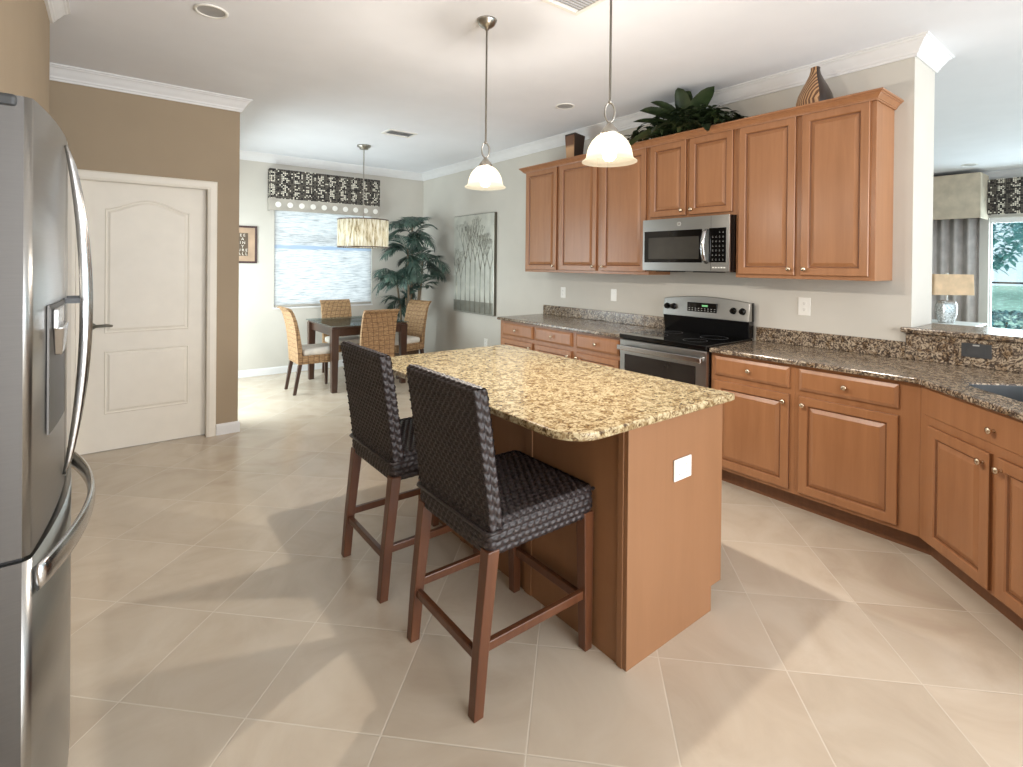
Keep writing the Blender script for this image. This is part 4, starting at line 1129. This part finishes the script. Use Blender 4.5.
bm = B(); lathe(bm, [(.08, .001), (.10, .02), (.11, .09), (.10, .09), (.09, .07), (0, .07)], 20); obj('basket', bm, M_['pot'], t_, True)

t_ = thing('gourd_vase', 'brown striped gourd-shaped vase standing on the cabinet tops', 'vase', (-.20, 1.475, ZT+.001), R(32))
bmd, bms = B(), B()
pf = [(.105, 0), (.136, .035), (.140, .08), (.125, .13), (.097, .18), (.067, .225), (.044, .265), (.035, .295), (.036, .312)]
def quad_ring(r_, z, k):     # four-lobed section, corner ridges
    out = []
    for i in range(32):
        a_ = 2*PI*i/32; rr = r_*(1.0-.10*abs(math.sin(2*a_))); out.append((rr*math.cos(a_), rr*.8*math.sin(a_), z))
    return out
for bmx, sel in ((bmd, 0), (bms, 1)):
    rs = [[bmx.verts.new(p) for p in quad_ring(r_, z, 0)] for r_, z in pf]
    for A_, C_ in zip(rs, rs[1:]):
        for i in range(32):
            q_ = (i//8) % 2
            if q_ == sel: bmx.faces.new((A_[i], A_[(i+1) % 32], C_[(i+1) % 32], C_[i]))
    if sel == 0: bmx.faces.new(rs[0])
obj('dark_side', bmd, M_['vase_d'], t_, True); obj('striped_side', bms, M_['vase_s'], t_, True)
t_ = thing('square_vase', 'small square flared brown vase on the cabinet tops near the nook', 'vase', (-.20, 3.70, ZT+.001), R(0))
bm = B(); A_ = []
for s_, z in ((.056, 0), (.058, .1), (.064, .2), (.072, .285), (.064, .285), (.05, .1), (.048, .02)):
    A_.append([bm.verts.new((x*s_, y*s_, z+(.016 if (z > .28 and x < 0) else 0))) for x, y in ((-1, -1), (1, -1), (1, 1), (-1, 1))])
for P_, C_ in zip(A_, A_[1:]):
    for i in range(4): bm.faces.new((P_[i], P_[(i+1) % 4], C_[(i+1) % 4], C_[i]))
bm.faces.new(A_[0]); bm.faces.new(A_[-1]); obj('vase_body', bm, M_['vase_d'], t_, bevel=.004)
bm = B(); hexa(bm, [(-.062, -.05, .004), (-.0565, -.05, .004), (-.0565, .05, .004), (-.062, .05, .004), (-.078, -.062, .28), (-.0725, -.062, .28), (-.0725, .062, .28), (-.078, .062, .28)]); obj('lit_face', bm, M_['vase_s'], t_)  # paler plate paints the lit look of the room-side face

# ------------------------------------------------------------------ living room beyond
t_ = bpy.data.objects.new('window_2', None); COL.objects.link(t_); t_['kind'] = 'structure'; t_.location = (XF, 0, 0)
bm = B()
for ya, yb_, za, zb_ in ((1.66, 1.68, .45, 2.2), (-.6, -.55, .45, 2.2), (-.55, 1.66, .45, .5), (-.55, 1.66, 2.13, 2.2), (.5, .54, .5, 2.13)): box(bm, .07, .12, ya, yb_, za, zb_)
obj('window_frame', bm, M_['trim'], t_)
bm = B(); box(bm, .093, .097, -.55, 1.63, .5, 2.15); obj('window_pane', bm, M_['window_glass'], t_)
bm = B(); box(bm, -.02, .07, -.62, 1.70, .428, .45); obj('window_sill', bm, M_['trim'], t_)
t_ = thing('cornice_box', 'plain beige upholstered cornice box at the ceiling of the living room', 'valance', (0, 0, 0))
bm = B(); box(bm, 5.60, 5.62, 1.675, 2.9, 2.172, 2.80); box(bm, 5.62, XF-.085, 1.675, 1.695, 2.172, 2.80); box(bm, 5.62, XF-.085, 1.695, 2.9, 2.78, 2.80); obj('cornice_fabric', bm, M_['beigefab'], t_, bevel=.006)
t_ = thing('window_valance', 'dark patterned valance above the living-room window beside the beige cornice box', 'valance', (0, 0, 0))
bm = B(); box(bm, 5.98, 6.0, -.75, 1.670, 2.235, 2.73); box(bm, 6.0, XF, 1.655, 1.670, 2.235, 2.73); box(bm, 6.0, XF, -.75, -.735, 2.235, 2.73); obj('patterned_fabric', bm, M_['pattern'], t_)
# curtain
t_ = thing('curtain', 'long pleated grey curtain hanging under the beige cornice box', 'curtain', (0, 0, 0))
bm = B(); N = 160; vs = [[], []]
for i in range(N+1):
    y = 1.72+1.1*i/N; ph = i/N*1.1/.15
    x = 5.83+.045*math.sin(2*PI*ph)+.012*math.sin(5.3*ph)
    for k, z in enumerate((.03, 2.5)): vs[k].append(bm.verts.new((x, y, z)))
for i in range(N): bm.faces.new((vs[0][i], vs[0][i+1], vs[1][i+1], vs[1][i]))
c_ = obj('curtain_panel', bm, M_['curtain'], t_, True); c_.modifiers.new('Solidify', 'SOLIDIFY').thickness = .004
bm = B(); tube(bm, [(5.83, 1.69, 2.51), (5.83, 2.9, 2.51)], .013, 10); obj('curtain_rod', bm, M_['nickel'], t_, True)
# console with lamp
t_ = thing('console_table', 'white console table under the lamp in the living room', 'table', (4.78, 1.72, 0))
bm = B(); box(bm, -.36, .36, -.20, .55, .735, .762); obj('table_top', bm, M_['white'], t_, bevel=.004)
bm = B(); box(bm, -.33, .33, -.17, .52, .64, .735); obj('apron', bm, M_['white'], t_)
for sx_ in (-.31, .31):
    for sy in (-.15, .50): bm = B(); hexa(bm, [(sx_-.018, sy-.018, 0), (sx_+.018, sy-.018, 0), (sx_+.018, sy+.018, 0), (sx_-.018, sy+.018, 0), (sx_-.025, sy-.025, .64), (sx_+.025, sy-.025, .64), (sx_+.025, sy+.025, .64), (sx_-.025, sy+.025, .64)]); obj('leg', bm, M_['white'], t_)
t_ = thing('table_lamp', 'table lamp with rectangular peach shade and silver mosaic base', 'lamp', (4.74, 1.845, .7625), R(-40))
bm = B(); L_ = []
for z, a_, b_ in ((0, .085, .05), (.02, .09, .055), (.12, .115, .065), (.23, .118, .07), (.275, .10, .06), (.295, .04, .03)):
    L_.append([bm.verts.new((x, y, z)) for x, y in round_poly([(-a_, -b_), (a_, -b_), (a_, b_), (-a_, b_)], [min(a_, b_)*.8]*4, 5)])
for A_, C_ in zip(L_, L_[1:]):
    for i in range(len(A_)): bm.faces.new((A_[i], A_[(i+1) % len(A_)], C_[(i+1) % len(A_)], C_[i]))
bm.faces.new(L_[0]); bm.faces.new(L_[-1]); obj('lamp_base', bm, M_['mercury'], t_, True)
bm = B(); lathe(bm, [(.012, .29), (.012, .62), (.018, .625), (.018, .645), (0, .65)], 10); obj('stem', bm, M_['white'], t_)
bm = B(); a_, b_ = .255, .13
vs = [[bm.verts.new((x*f_, y*f_, z)) for x, y in round_poly([(-a_, -b_), (a_, -b_), (a_, b_), (-a_, b_)], [.02]*4, 3)] for z, f_ in ((.365, 1), (.63, .97))]
for i in range(len(vs[0])): bm.faces.new((vs[0][i], vs[0][(i+1) % len(vs[0])], vs[1][(i+1) % len(vs[0])], vs[1][i]))
s_ = obj('lamp_shade', bm, M_['lampshade'], t_); s_.modifiers.new('Solidify', 'SOLIDIFY').thickness = .004
bm = B(); beam(bm, (-.25, 0, .626), (.25, 0, .626), .006, .006); obj('shade_spider', bm, M_['nickel'], t_)

# outside the living-room window
struct('lawn', box(B(), 6.5, 60, -25, 30, -.12, -.04), M_['grass'])
struct('patio', box(B(), 6.41, 11.2, -12, 10, -.06, -.02), M_['sand'])
t_ = thing('pool_cage', 'dark framed screen enclosure standing on the patio outside the window', 'screen enclosure', (0, 0, 0))
bm = B(); xx = 10.9
for z in (.55, 1.18, 2.6): beam(bm, (xx, -8, z), (xx, 6, z), .05, .04)
for y in (-6.4, -4.4, -2.4, -.4, 1.6, 3.6): beam(bm, (xx, y, -.02), (xx, y, 3.2), .035, .035)
obj('cage_frame', bm, M_['darkgrey'], t_)
def shrub(label, name, cat, loc, rx, ry, rz_, n_, mat, lf, seed, grp, trunk=0):
    t_ = thing(name, label, cat, loc, 0, grp); rnd = random.Random(seed); bm = B()
    for k in range(n_):
        u, v = rnd.uniform(0, 2*PI), math.acos(rnd.uniform(-1, 1)); rr = rnd.uniform(.6, 1)**.5
        p = Vector((rx*rr*math.sin(v)*math.cos(u), ry*rr*math.sin(v)*math.sin(u), trunk+rz_+rz_*rr*math.cos(v)))
        az = rnd.uniform(0, 2*PI); leaflet(bm, p, (math.cos(az), math.sin(az), rnd.uniform(-.6, .6)), (0, 0, 1), lf*rnd.uniform(.7, 1.3), lf*.5, .2, 2)
    obj('foliage', bm, mat, t_)
    bm = B(); top_ = trunk+rz_
    tube(bm, [(0, 0, 0), (.05, .03, top_*.5), (0, 0, top_*1.3)], [.04+.012*rz_, .03+.01*rz_, .015], 7)
    for k in range(5): a_ = k*1.3; tube(bm, [(.02, 0, top_*.5), (rx*.5*math.cos(a_), ry*.5*math.sin(a_), top_*1.15)], [.02, .008], 5)
    obj('trunk', bm, M_['cane'], t_)
for i, (x, y) in enumerate(((9.7, 3.3), (9.7, 2.0), (9.6, .7), (9.8, -.6))):
    shrub(['loose blue-green shrub outside the window, farthest left', 'blue-green shrub outside the window, second from the left', 'blue-green shrub outside the window, third from the left', 'blue-green shrub outside the window, farthest right'][i], 'shrub', 'shrub', (x, y, -.02), (.5), .5, .36, 420, M_['hedge'], .13, i, 'shrubs outside the window')
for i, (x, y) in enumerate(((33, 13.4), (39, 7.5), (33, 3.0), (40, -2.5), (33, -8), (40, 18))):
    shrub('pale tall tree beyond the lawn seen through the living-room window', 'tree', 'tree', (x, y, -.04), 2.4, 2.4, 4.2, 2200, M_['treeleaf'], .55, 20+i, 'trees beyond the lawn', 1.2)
